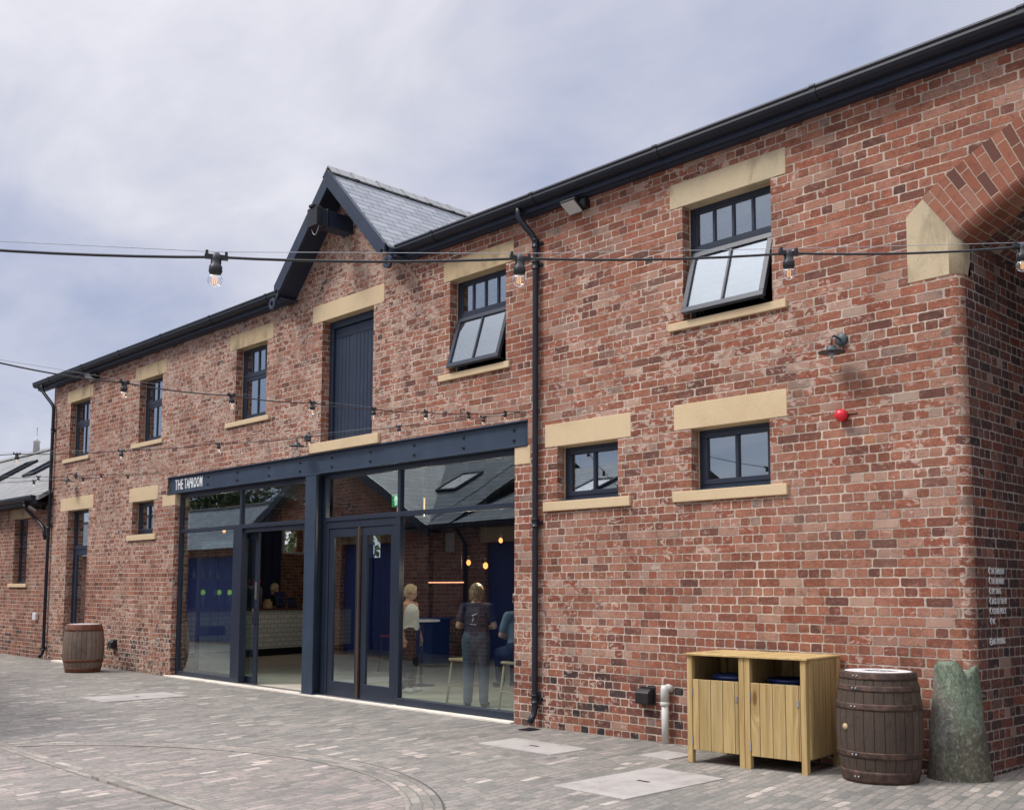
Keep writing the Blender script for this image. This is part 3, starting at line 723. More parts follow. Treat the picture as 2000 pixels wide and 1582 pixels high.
b = MB(); b.tube([(-15.25, .235, .98), (-15.25, .19, .98), (-15.25, .19, 1.22), (-15.25, .235, 1.22)], .011, 8); b.build('handle', 'black_plastic', sl_)
b = MB(); b.box(-15.275, -15.225, .225, .2345, 1.38, 1.66); b.build('lock', 'silver', sl_)
# right bay
glazed('shop_window', [(-13.135, -13.07, Fy0, Fy1, .03, 3.24), (-13.069, -9.02, Fy0, Fy1, 3.165, 3.24), (-13.069, -9.02, Fy0-.004, Fy1, T0, T1), (-11.345, -11.285, Fy0-.002, Fy1+.01, .03, 3.1645), (-9.019, -8.955, Fy0, Fy1, .03, 3.24), (-11.284, -9.02, Fy0-.03, Fy1, .023, .115)],
      [(-13.08, -11.34, T1-.01, 3.17), (-11.29, -9.01, T1-.01, 3.17), (-11.29, -9.01, .10, T0+.01)])
b = MB(); b.box(-13.068, -11.346, Fy0+.012, Fy1+.02, 2.43, T0-.001); b.box(-13.068, -13.0, Fy0+.012, Fy1+.02, .03, 2.4295); b.box(-11.40, -11.346, Fy0+.012, Fy1+.02, .03, 2.4295)
dd = b.build('double_door', 'navy_frame', B, bevel=.003)
for xa, xb in ((-12.998, -12.215), (-12.185, -11.402)):
    b = MB(); b.box(xa, xb, .12, .165, 2.30, 2.425); b.box(xa, xb, .12, .165, .032, .235); b.box(xa, xa+.115, .1215, .1635, .2355, 2.2995); b.box(xb-.115, xb, .1215, .1635, .2355, 2.2995)
    b.build('leaf', 'navy_frame', dd, bevel=.004); p = MB(); p.box(xa+.105, xb-.105, .14, .146, .225, 2.31); p.build('pane', 'shop_glass', dd)
b = MB(); b.box(-12.238, -12.203, .085, .119, .05, 2.43); b.build('pull_bar', 'bronze', dd, bevel=.004)
b = MB(); b.box(-17.66, -13.45, .08, .17, .0225, .0295); b.box(-13.07, -11.35, .03, .17, .0225, .0295); b.build('door_track', 'silver', B)

# ---- roof, gutter, gable
tan = math.tan(R(26)); ye = -.06
def rz(y): return 6.135 + tan*(y-ye)
b = MB()
RP = [(ye, 6.135), (3.9, rz(3.9)), (8.0, rz(3.9)-tan*4.1), (8.0, rz(3.9)-tan*4.1-.12), (3.9, rz(3.9)-.14), (ye, 6.02)]
b.prism([RP], -24.15, -13.86, axis='x'); b.prism([RP], -11.20, 5.2, axis='x')
b.prism([[(.34, rz(.34)), (3.9, rz(3.9)), (8.0, rz(3.9)-tan*4.1), (8.0, rz(3.9)-tan*4.1-.12), (3.9, rz(3.9)-.14), (.34, rz(.34)-.14)]], -13.8599, -11.2001, axis='x'); b.build('roof', 'slate', B)
def gutter(x0, x1):
    b = MB(); pf = [(-.03, 6.17), (-.21, 6.17)]
    # ogee trough profile (y,z)
    P = [(-.14, 6.145), (-.255, 6.160), (-.262, 6.140), (-.250, 6.118), (-.254, 6.095), (-.238, 6.065), (-.20, 6.043), (-.14, 6.040)]
    b.prism([[(p[0], p[1]) for p in P]], x0, x1, axis='x')
    x = x0+.9
    while x < x1: b.prism([[(p[0]*1.0+(-.006 if p[0] < -.15 else 0), p[1]+(.004 if p[1] > 6.1 else -.006)) for p in P]], x, x+.06, axis='x'); x += 1.83
    o = b.build('gutter', 'gutter_black', B)
    f = MB(); f.box(x0+.02, x1-.02, -.138, -.095, 5.99, 6.15); f.box(x0+.02, x1-.02, -.094, -.004, 5.975, 6.02); f.build('fascia', 'navy_boards', B, bevel=.003)
    return o
gutter(-24.45, -13.86); gutter(-11.20, 5.2)
# gable roof
gx, gzp = -12.47, 7.60; yf = -.36
hw = 1.45; k = 1.02          # slope
th = .10
def gp(sgn, s, off=0): return (gx + sgn*s, gzp - k*s + off)
for sgn in (-1, 1):
    b = MB(); L = math.hypot(1, k)
    A0, A1 = gp(sgn, 0, .0), gp(sgn, hw)
    nx, nz = sgn*k/L*-th, -1/L*th
    q = len(b.v); y0, y1 = yf, 3.4
    pts = [(A0[0], y0, A0[1]), (A1[0], y0, A1[1]), (A1[0], y1, A1[1]), (A0[0], y1, A0[1])]
    b.poly(pts, [(y0, hw*L), (y0, 0), (y1, 0), (y1, hw*L)])
    lo = [(p[0], p[1], p[2]-.02) for p in pts]; b.poly(lo[::-1]); b.poly([pts[0], pts[1], lo[1], lo[0]]); b.poly([pts[1], pts[2], lo[2], lo[1]]); b.poly([pts[3], pts[0], lo[0], lo[3]])
    b.build('gable_roof', 'slate', B)
    b = MB(); sl2 = [(gx, gzp-.021), (A1[0], A1[1]-.021), (A1[0], A1[1]-.16), (gx, gzp-.16)]
    if sgn > 0: sl2 = sl2[::-1]
    b.prism([sl2], yf+.03, -.003); b.build('soffit', 'navy_boards', B)
    # bargeboard with scrolled foot
    b = MB(); w = .185
    o1 = gp(sgn, hw-.05, -.012); top = (gx, gzp-.012); i_top = (gx, gzp-.012-w*1.43)
    foot = gp(sgn, hw-.22, -.012-w*1.43)
    notch = [gp(sgn, hw-.16, -.012-w*1.2), gp(sgn, hw-.12, -.012-w*.75), gp(sgn, hw-.05, -.012-w*.62)]
    loop = [top, o1] + [notch[2], notch[1], notch[0]] + [foot, i_top]
    if sgn > 0: loop = loop[::-1]
    b.prism([loop], yf-.035, yf+.008)
    cc = gp(sgn, hw+.005, -.012-w*1.15); ro, ri = .088, .038
    out_ = [(cc[0]+ro*math.cos(R(a)), cc[1]+ro*math.sin(R(a))) for a in range(0, 360, 20)]; in_ = [(cc[0]+ri*math.cos(R(a)), cc[1]+ri*math.sin(R(a))) for a in range(0, 360, 20)]
    b.prism([out_, in_[::-1]], yf-.034, yf+.007)
    b.build('bargeboard', 'navy_door', B, bevel=.003)
    # side eaves box where the gable meets the gutter
    b = MB(); e0 = gp(sgn, hw-.02, -.17); b.box(e0[0]-.10, e0[0]+.10, yf+.06, -.01, 5.97, e0[1]+.02); b.build('eaves_box', 'navy_boards', B, bevel=.004)
for i in range(8):   # ridge tiles
    b = MB(); y0 = yf-.03+i*.46; y1 = y0+.45; t_ = .014 + .0
    pr_ = [(gx-.13, gzp-.105), (gx, gzp+.028), (gx+.13, gzp-.105), (gx+.13, gzp-.088), (gx, gzp+.048), (gx-.13, gzp-.088)]
    b.prism([pr_[::-1]], y0, y1)
    b.prism([[(p[0]+(0 if abs(p[0]-gx) < .01 else math.copysign(.006, p[0]-gx)), p[1]+.009) for p in pr_[::-1]]], y1-.05, y1+.02)
    b.build('ridge_tile', 'slate_pale', B)
b = MB(); b.box(-12.585, -12.365, -.62, .1, 6.70, 6.945); hb = b.build('hoist_beam', 'navy_door', B, bevel=.012)
b = MB(); b.box(-12.60, -12.35, -.635, -.53, 6.685, 6.96); b.box(-12.60, -12.35, -.46, -.42, 6.688, 6.957); b.box(-12.53, -12.42, -.66, -.52, 6.96, 7.0); b.build('collar', 'black_plastic', hb, bevel=.006)
b = MB(); b.tube([(-12.57, -.58, 6.69)] + [(-12.57+.2*(i/8), -.58, 6.69-.12*math.sin(math.pi*i/8)) for i in range(1, 8)] + [(-12.37, -.58, 6.69)], .007, 6); b.build('hook', 'pale_metal', hb)

# ---- rainwater pipes
def downpipe(path, collars, parent, label=None):
    b = MB(); b.tube(path, .036, 12); o = b.build('downpipe', 'pipe_black', parent)
    for (x, y, z) in collars:
        c = MB(); c.lathe([(.037, -.05), (.045, -.05), (.045, -.036), (.041, -.034), (.041, .034), (.045, .036), (.045, .05), (.037, .05)], (x, y, z), 14); c.box(x+.03, x+.075, y+.02, y+.055, z-.018, z+.018); c.build('collar', 'pipe_black', o)
    return o
def smoothp(P, n=6):
    out = [Vector(P[0])]
    for i in range(1, len(P)-1):
        a, b_, c = Vector(P[i-1]), Vector(P[i]), Vector(P[i+1]); d1 = min(.10, (b_-a).length*.45); d2 = min(.10, (c-b_).length*.45)
        s, e = b_+(a-b_).normalized()*d1, b_+(c-b_).normalized()*d2
        for k_ in range(n+1):
            t = k_/n; out.append(s*(1-t)**2 + b_*2*t*(1-t) + e*t*t)
    out.append(Vector(P[-1])); return out
px_ = -8.55
downpipe(smoothp([(-8.70, -.195, 6.07), (-8.70, -.195, 5.93), (px_, -.055, 5.68), (px_, -.055, .16), (px_+.0, -.14, .055)]), [(px_, -.055, 5.62), (px_, -.055, 5.36), (px_, -.055, 2.32), (px_, -.055, .32)], B)
px_ = -23.58
downpipe(smoothp([(-24.0, -.195, 6.07), (-24.0, -.195, 5.93), (px_-.05, -.06, 5.55), (px_-.05, -.06, .15), (px_-.05, -.15, .05)]), [(px_-.05, -.06, 5.0), (px_-.05, -.06, 2.9), (px_-.05, -.06, .25)], B)

# ================================================================== neighbouring wing on the left
Lw = empty('low_brick_wing', (-27, 0, 0)); tag(Lw, 'low brick wing with slate roof and rooflights at the far left end', 'building')
b = MB(); b.prism([[(-42, -.3), (-23.78, -.3), (-23.78, 3.62), (-42, 3.62)], [(-25.98, 1.64), (-25.12, 1.64), (-25.12, 3.16), (-25.98, 3.16)]], .02, .3); b.build('wall', 'brick_end', Lw)
b = MB(); b.prism([[(-42, -.3), (-23.78, -.3), (-23.78, 3.4), (-42, 3.4)]], 5.6, 5.9); b.build('rear_wall', 'brick_end', Lw)
b = MB(); b.prism([[(.3, -.3), (5.6, -.3), (5.6, 3.6), (2.95, 5.2), (.3, 3.6)]], -42, -41.7, axis='x'); b.build('end_wall', 'brick_end', Lw)
lt = 2.10/3.25
b = MB(); b.prism([[(-.30, 3.56), (2.95, 5.66), (6.2, 3.56), (6.2, 3.46), (2.95, 5.55), (-.30, 3.46)]], -42.2, -23.60, axis='x')
Lroof = b.build('roof', 'slate_pale', Lw)
for f in Lroof.data.polygons: pass
b = MB(); b.prism([[(2.80, 5.60), (2.95, 5.70), (3.10, 5.60), (3.10, 5.63), (2.95, 5.735), (2.80, 5.63)]], -42.2, -23.61, axis='x'); b.build('ridge_tile', 'slate_pale', Lw)
P = [(-.28, 3.565), (-.40, 3.575), (-.405, 3.53), (-.39, 3.49), (-.34, 3.46), (-.28, 3.455)]
b = MB(); b.prism([P], -42.2, -23.80, axis='x'); b.box(-42, -23.80, -.279, -.25, 3.40, 3.56); b.box(-42, -23.80, -.249, .018, 3.39, 3.43); b.build('gutter', 'gutter_black', Lw)
b = MB(); b.box(-26.25, -24.98, .012, .2, 3.155, 3.38); b.build('lintel', 'sandstone_weathered', Lw, bevel=.004)
b = MB(); b.box(-26.2, -25.0, -.02, .2, 1.56, 1.642); b.build('sill', 'sandstone', Lw, bevel=.004)
b = MB(); frame_rect(b, -25.97, -25.13, 1.645, 3.15, .06, .14, .2); b.box(-25.57, -25.53, .142, .198, 1.7, 3.09); b.box(-25.91, -25.19, .1425, .1975, 2.5, 2.54); w_ = b.build('window', 'navy_frame', Lw)
b = MB(); b.box(-25.92, -25.18, .168, .173, 1.69, 3.1); b.build('pane', 'window_glass', w_)
sa, ca = 2.10/math.hypot(2.1, 3.25), 3.25/math.hypot(2.1, 3.25)
Ms = lambda x, y: Matrix.Translation((x, y, 3.56+(y+.30)*lt)) @ Matrix.Rotation(math.atan(lt), 4, 'X')
for x in (-30.9, -28.2):
    b = MB(); M = Ms(x, 1.55); b.box(-.42, .42, -.62, -.54, .0, .07, M); b.box(-.42, .42, .54, .62, .0, .07, M); b.box(-.42, -.35, -.539, .539, .0, .068, M); b.box(.35, .42, -.539, .539, .0, .068, M)
    rl = b.build('rooflight', 'gutter_black', Lw); b = MB(); b.box(-.36, .36, -.55, .55, .025, .035, M); b.build('pane', 'window_glass', rl)
downpipe(smoothp([(-24.35, -.33, 3.47), (-24.35, -.33, 3.32), (-24.22, -.10, 3.05), (-23.95, -.06, 2.9), (-23.78, -.07, 2.62)]), [(-24.35, -.33, 3.40)], Lw)
b = MB(); b.lathe([(.10, 0), (.085, .28), (.12, .30), (.02, .42), (.012, .72), (.03, .74), (.0, .78)], (-33.1, 2.9, 5.68), 10); tag(b.build('roof_vent', 'white_plastic', origin=(-33.1, 2.9, 5.68)), 'small white roof vent with spike on the far left slate ridge', 'roof vent')
b = MB(); b.tube([(-60, 14, 8.2), (-45, 13, 7.95), (-30, 12, 8.05)], .03, 5); tag(b.build('overhead_cable', 'white_plastic', origin=(-45, 13, 7.95)), 'thin pale overhead cable behind the low slate roof', 'cable')
b = MB(); b.box(-24.42, -24.22, -.05, .018, .84, 1.0); tag(b.build('outdoor_socket', 'white_plastic', bevel=.01, origin=(-24.32, 0, .84)), 'small white box fixed low on the low wing wall beside the corner downpipe', 'socket')

# ================================================================== wall fittings
def flood(x, y, z, w, label, sc=1.0):
    r_ = empty('floodlight', (x, 0, z)); tag(r_, label, 'floodlight', 'floodlights under the gutter')
    M = Matrix.Translation((x, y, z)) @ Matrix.Rotation(R(-32), 4, 'X')
    b = MB(); b.box(-w/2, w/2, -.10*sc, .10*sc, .0, .035, M); b.build('housing', 'black_plastic', r_, bevel=.006)
    b = MB(); b.box(-w/2+.014, w/2-.014, -.086*sc, .086*sc, -.004, .0005, M); b.build('lens', 'render_grey', r_)
    b = MB(); b.box(x-.02, x+.02, y, -.001, z+.01, z+.06); b.box(x+w/2-.02, x+w/2+.05, -.09, -.001, z-.02, z+.08); b.build('bracket', 'black_plastic', r_)
flood(-7.90, -.13, 5.87, .23, 'slim floodlight with pale lens under the gutter right of the middle downpipe')
flood(-21.5, -.13, 5.87, .26, 'black floodlight under the gutter above the far left windows')
flood(-24.2, -.22, 3.30, .26, 'pale floodlight under the low wing gutter')
def wall_lamp(x, z, label):
    r_ = empty('wall_lamp', (x, 0, z)); tag(r_, label, 'wall lamp', 'swan neck wall lamps on the facade')
    M = Matrix.Translation((x, 0, z)) @ Matrix.Rotation(R(90), 4, 'X')
    b = MB(); b.lathe([(.058, .001), (.060, .022), (.054, .030), (.0, .030)], (0, 0, 0), 20, True, M); b.build('wall_plate', 'lamp_grey', r_)
    b = MB(); b.tube([(x, -.03, z), (x, -.11, z+.012)] + [(x, -.14-.045*math.sin(R(a)), z-.033+.045*math.cos(R(a))) for a in range(0, 91, 18)] + [(x, -.185, z-.10)], .009, 8); b.build('arm', 'lamp_grey', r_)
    b = MB(); b.lathe([(.0, -.088), (.042, -.088), (.046, -.094), (.048, -.118), (.118, -.142), (.120, -.146), (.040, -.135), (.0, -.135)], (x, -.185, z), 24); b.build('shade', 'lamp_grey', r_)
    b = MB(); b.lathe([(.038, -.137), (.040, -.215), (.030, -.232), (.0, -.236)], (x, -.185, z), 16, caps=False); b.build('jar', 'bulb_glass', r_)
    b = MB(); b.tube([(x, -.185, z-.137), (x, -.185, z-.20)], .013, 8); b.build('lamp_bulb', 'pale_metal', r_)
wall_lamp(-4.685, 3.815, 'grey swan neck wall lamp above the red sounder')
wall_lamp(-13.45, 3.815, 'grey swan neck wall lamp left of the loft door sill')
wall_lamp(-22.35, 3.93, 'grey swan neck wall lamp above the side door lintel')
b = MB(); M = Matrix.Translation((-4.685, 0, 3.12)) @ Matrix.Rotation(R(90), 4, 'X')
b.lathe([(.050, .001), (.052, .03), (.056, .035), (.056, .06), (.046, .085), (.02, .098), (.0, .10)], (0, 0, 0), 24, True, M)
al = tag(b.build('alarm_sounder', 'alarm_red', origin=(-4.685, 0, 3.12)), 'round red alarm sounder on the brick wall', 'alarm')
b = MB(); b.tube([(-4.64, -.006, 3.128), (-4.555, -.006, 3.130), (-4.55, .004, 3.13)], .005, 6); b.build('cable', 'black_plastic', al, origin=(-4.685, 0, 3.12)).location = (0, 0, 0)
def vent(x, z, label):
    r_ = empty('wall_vent', (x, 0, z)); tag(r_, label, 'vent', 'black cowl vents low on the wall')
    b = MB(); b.prism([[(-.001, z-.075), (-.001, z+.08), (-.07, z+.08), (-.115, z+.04), (-.115, z-.075)]], x-.085, x+.085, axis='x'); b.build('cowl', 'black_plastic', r_, bevel=.012, seg=2)
    b = MB(); b.box(x-.10, x+.10, -.012, -.0005, z-.09, z+.095); b.build('back_plate', 'black_plastic', r_, bevel=.003)
vent(-6.95, .47, 'black cowl vent low on the wall left of the grey waste pipe'); vent(-20.08, .47, 'black cowl vent low on the wall behind the far barrel')
wp = empty('waste_pipe', (-6.68, -.07, .02)); tag(wp, 'pale grey plastic waste pipe standing against the wall left of the bin store', 'pipe')
b = MB(); b.tube([(-6.68, -.07, .0), (-6.68, -.07, .46)], .036, 16); b.build('pipe', 'grey_plastic', wp)
b = MB(); b.tube([(-6.68, -.07, .42), (-6.68, -.07, .56), (-6.68, -.07, .60)], [.044, .044, .036], 16); b.tube([(-6.68, -.07, .56), (-6.66, -.04, .575), (-6.65, .0, .56)], .04, 12); b.lathe([(.045, .40), (.049, .405), (.049, .43), (.045, .435)], (-6.68, -.07, 0), 16); b.build('elbow', 'grey_plastic', wp)

def put_text(name, txt, size, M, mat, depth=.002, xs=1.0, bold=0.0, parent=None, origin=None, width=None):
    vs, fs = text_mesh(txt, size, depth, xs, bold, width); b = MB(); b.v = [M @ v for v in vs]
    for f in fs: b.face(f)
    return b.build(name, mat, parent, origin=origin)
sg = empty('shop_sign', (-17.6, .03, 3.3)); tag(sg, 'white THE TAPROOM lettering on the left end of the navy steel beam', 'sign')
MX = Matrix.Rotation(R(90), 4, 'X')
put_text('lettering', 'THE', .262, Matrix.Translation((-17.82, .032, 3.315)) @ MX, 'sign_white', .003, .50, .003, sg, width=.30)
put_text('lettering', 'TAPROOM', .262, Matrix.Translation((-17.46, .032, 3.315)) @ MX, 'sign_white', .003, .50, .003, sg, width=.66)
rows = [('THE TAPROOM', 1.715, 1), ('THE BREWERY', 1.632, 1), ('SPEY SNUG', 1.549, 1), ('BACK OF THE PIT', 1.464, 1), ('MOTHER MERCY', 1.382, 1), ('WC', 1.297, 1), ('NO SMOKING', 1.13, 0)]
MZ = Matrix.Rotation(R(90), 4, 'Z') @ MX
sp = empty('direction_sign', (-3.597, .45, 1.1)); tag(sp, 'small white direction lettering painted on the dark passage wall', 'sign')
for txt, z, arrow in rows:
    put_text('lettering', txt, .068, Matrix.Translation((-3.596, .385, z-.012)) @ MZ, 'sign_white', .001, .62, .0006, sp, width={'THE TAPROOM': .28, 'THE BREWERY': .28, 'SPEY SNUG': .20, 'BACK OF THE PIT': .32, 'MOTHER MERCY': .29, 'WC': .06, 'NO SMOKING': .25}[txt])
    if arrow:
        b = MB(); b.prism([[(.372, z+.044), (.362, z+.044), (.335, z+.014), (.362, z-.014), (.372, z-.014), (.350, z+.014)]], -3.598, -3.594, axis='x'); b.build('arrow', 'sign_white', sp)
    else:
        b = MB(); o_ = [(.345+.030*math.cos(R(a)), z+.012+.030*math.sin(R(a))) for a in range(0, 360, 24)]; i_ = [(.345+.023*math.cos(R(a)), z+.012+.023*math.sin(R(a))) for a in range(0, 360, 24)]
        b.prism([o_, i_[::-1]], -3.598, -3.594, axis='x'); b.box(-3.5975, -3.5955, .327, .363, z+.008, z+.016); b.build('no_smoking_symbol', 'sign_white', sp)
# exit sign hung inside the shopfront
ex = empty('exit_sign', (-11.50, .19, 2.72)); tag(ex, 'small green exit sign with white arrow inside the shopfront glass', 'exit sign')
b = MB(); b.box(-11.60, -11.40, .19, .205, 2.68, 2.86); b.build('plate', 'green_sign', ex)
b = MB(); b.prism([[(-11.53, 2.70), (-11.47, 2.70), (-11.47, 2.77), (-11.44, 2.77), (-11.50, 2.84), (-11.56, 2.77), (-11.53, 2.77)]], .186, .1899); b.build('arrow', 'exit_white', ex)

# ================================================================== yard things
def cover(x0, x1, y0, y1, label, slots, zz=None):
    z = gz((x0+x1)/2)
    r_ = empty('inspection_cover', ((x0+x1)/2, (y0+y1)/2, z)); tag(r_, label, 'drain cover', 'pale slab covers in the setts')
    b = MB(); b.box(x0, x1, y0, y1, z-.03, z+.012); b.build('slab', 'cover_slab', r_, bevel=.003)
    for (sx, sy) in slots: b = MB(); b.box(sx-.06, sx+.06, sy-.018, sy+.018, z+.0122, z+.0135); b.build('lifting_slot', 'black_plastic', r_)
cover(-7.98, -6.97, -1.43, -.89, 'pale slab cover in the setts below the brick wall right of the downpipe', [(-7.45, -1.16)])
cover(-5.80, -5.07, -2.60, -1.36, 'largest pale slab cover in the setts in front of the bin store', [(-5.43, -1.95)])
cover(-15.10, -14.30, -2.60, -1.37, 'pale slab cover in the setts left of the shop entrance', [(-14.7, -1.95)])
cover(-6.34, -6.0, -.90, -.50, 'smallest pale slab cover in the setts beside the bin store foot', [])
b = MB(); b.box(-8.52, -8.35, -.35, -.16, 0, .010)
for i in range(5): b.box(-8.51, -8.36, -.34+i*.036, -.326+i*.036, .0102, .016)
tag(b.build('gully_grate', 'black_plastic', origin=(-8.43, -.25, 0)), 'small dark gully grate below the middle downpipe', 'drain')

# bin store
BS = empty('bin_store', (0, 0, 0)); b = MB()
W_, D_, H_ = 1.13, .70, .965
def bs(name, mat, f, bev=.003):
    b = MB(); f(b); return b.build(name, mat, BS, bevel=bev)
for (lx, ly) in ((0, 0), (W_-.05, 0), (0, D_-.06), (W_-.05, D_-.06), (W_/2-.052, 0), (W_/2+.002, 0)):
    bs('post', 'pine_solid', lambda b, lx=lx, ly=ly: b.box(lx, lx+.05, ly, ly+.06, 0, H_-.021))
bs('top_board', 'pine_solid', lambda b: (b.box(-.02, W_+.02, -.022, D_+.005, H_-.02, H_)), .004)
bs('side_panel', 'pine_planks', lambda b: b.box(W_-.004, W_+.014, .058, D_-.004, .13, H_-.021))
bs('side_panel', 'pine_planks', lambda b: b.box(-.014, .004, .058, D_-.004, .13, H_-.021))
bs('back_panel', 'pine_planks', lambda b: b.box(.05, W_-.05, D_-.03, D_-.012, .13, H_-.03))
bs('divider', 'pine_planks', lambda b: b.box(W_/2-.009, W_/2+.009, .061, D_-.031, .14, H_-.03))
bs('base_board', 'pine_solid', lambda b: b.box(.02, W_-.02, .065, D_-.035, .11, .129))
for x0, x1 in ((.053, W_/2-.055), (W_/2+.055, W_-.053)):
    d_ = bs('door', 'pine_planks', lambda b, x0=x0, x1=x1: b.box(x0+.003, x1-.003, .004, .022, .115, .735))
    for zz_ in (.20, .62):
        b = MB(); b.box(x0-.006, x0+.004, -.004, .003, zz_-.04, zz_+.04); h_ = b.build('hinge', 'silver', d_, origin=(0, 0, 0))
    b = MB(); b.box(x1-.03, x1-.012, -.003, .0035, .56, .61); b.build('keyhole_plate', 'silver', d_, origin=(0, 0, 0))
    # posts carry the rail between the doors
BS.location = (-5.815, -.855, .03); BS.rotation_euler.z = R(6.5)
tag(BS, 'pine timber bin store with two slatted doors and open hatches', 'bin store')
for i, (bx, lab) in enumerate(((.30, 'dark blue bin inside the left hatch of the timber bin store'), (.85, 'dark blue bin inside the right hatch of the timber bin store'))):
    r_ = empty('waste_bin', (0, 0, 0)); b = MB(); b.lathe([(.15, 0), (.19, .58), (.20, .60), (.19, .60), (.17, .57), (.0, .57)], (0, 0, 0), 20); b.build('bin_body', 'blue_lid', r_)
    b = MB(); b.lathe([(.205, .598), (.212, .612), (.205, .628), (.185, .64), (.0, .655)] if i == 0 else [(.185, .60), (.215, .612), (.20, .632), (.185, .61)], (0, 0, 0), 20); b.build('rim' if i else 'lid', 'blue_lid', r_)
    a_ = R(6.5); lx, ly = bx, .33
    r_.location = (-5.815+lx*math.cos(a_)-ly*math.sin(a_), -.855+lx*math.sin(a_)+ly*math.cos(a_), .165); tag(r_, lab, 'bin', 'bins in the timber store')

def barrel(loc, H, rt, rb, wood, hoop, hoops, label, emblem=False):
    r_ = empty('barrel', (0, 0, 0))
    def rad(z): t_ = z/H*2-1; return rt + (rb-rt)*(1-abs(t_)**2.1)
    b = MB(); pf = [(rad(H*i/20), H*i/20) for i in range(21)]; b.lathe([(pf[0][0]-.03, .012)] + pf + [(rt-.022, H), (rt-.024, H-.02), (0, H-.02)], (0, 0, 0), 40); b.build('staves', wood, r_)
    for (z0, z1) in hoops:
        b = MB(); n_ = 4; P_ = [(rad(z0+(z1-z0)*i/n_)+.0045, z0+(z1-z0)*i/n_) for i in range(n_+1)]
        b.lathe([(P_[0][0]-.006, z0)] + P_ + [(P_[-1][0]-.006, z1)], (0, 0, 0), 40, caps=False); hp = b.build('hoop', hoop, r_)
        zc = (z0+z1)/2; rr = rad(zc)+.006
        for da in (-3, 3):
            a_ = R(-78+da-20); b = MB(); b.sphere((rr*math.cos(a_), rr*math.sin(a_), zc), .009, 8, 5); b.build('rivet', 'pale_metal', hp, origin=(0, 0, 0))
    b = MB(); b.lathe([(rt-.026, H-.019), (rt-.026, H-.004), (rt-.03, H-.002), (0, H-.002)], (0, 0, 0), 40, False, caps=False); tp = b.build('top', 'white_top', r_)
    if emblem:
        for pts in ([(-.13, -.02), (-.03, -.06), (.02, -.02), (-.05, .01), (-.10, .03)], [(.0, .03), (.10, .0), (.15, .05), (.06, .075), (.02, .06)], [(-.08, .06), (-.02, .05), (.0, .09), (-.06, .11)], [(.03, -.08), (.11, -.07), (.08, -.03), (.045, -.04)]):
            b = MB(); b.prism([pts], H-.0018, H-.0008, axis='z'); b.build('emblem', 'black_plastic', tp, origin=(0, 0, 0))
    bz = H*.5; rr = rad(bz); a_ = R(-112); M = Matrix.Translation((rr*math.cos(a_)-.002, rr*math.sin(a_), bz)) @ Matrix.Rotation(a_, 4, 'Z') @ Matrix.Rotation(R(90), 4, 'Y')
    if emblem: b = MB(); b.lathe([(.026, -.006), (.026, .006), (.0, .008)], (0, 0, 0), 14, True, M); b.build('bung', 'ply', r_)
    r_.location = loc; return tag(r_, label, 'barrel', 'old oak barrels used as tables')
barrel((-4.185, -.47, .045), .868, .288, .336, 'barrel_brown', 'hoop_brown', [(.0, .085), (.17, .215), (.335, .375)][:0] + [(.003, .10), (.20, .25), (.575, .625), (.72, .765), (.81, .866)], 'dark brown barrel with white emblem top beside the bin store', True)
barrel((-19.78, -.72, 0), .885, .30, .365, 'barrel_grey', 'hoop_rust', [(.003, .09), (.19, .24), (.76, .882)], 'weathered grey barrel with rusty lower hoops by the side door')

# guard stone at the passage corner
b = MB(); seg, lev = 64, 20
for i in range(lev+1):
    for k_ in range(seg):
        a = 2*math.pi*k_/seg; r_ = .250-.082*(i/lev)**.85; px2 = math.cos(a)*math.cos(.41)+math.sin(a)*math.sin(.41)
        s_ = px2*r_/.17   # position across the view
        top = .955 - .085*max(0, 1-abs(s_-.48)/.40) - .035*max(0, min(1, (s_+.1)/.5)) - .05*max(0, -.75-s_)/.25 + .003*math.sin(5*a)
        rr = r_*(1+.03*math.sin(3*a+1+i*.25)+.014*math.sin(7*a+i*.8)+.006*random.uniform(-1, 1)); b.v.append(Vector((rr*math.cos(a), rr*math.sin(a), top*i/lev)))
for i in range(lev):
    for k_ in range(seg): k2 = (k_+1) % seg; b.face([i*seg+k_, i*seg+k2, (i+1)*seg+k2, (i+1)*seg+k_], None, True)
c_ = len(b.v); b.v.append(Vector((0, 0, .865)))
for k_ in range(seg): b.face([lev*seg+k_, lev*seg+(k_+1) % seg, c_])
gs = b.build('guard_stone', 'guard_stone'); gs.location = (-3.765, .04, .045); tag(gs, 'mossy green conical guard stone with notched top at the passage corner', 'guard stone')

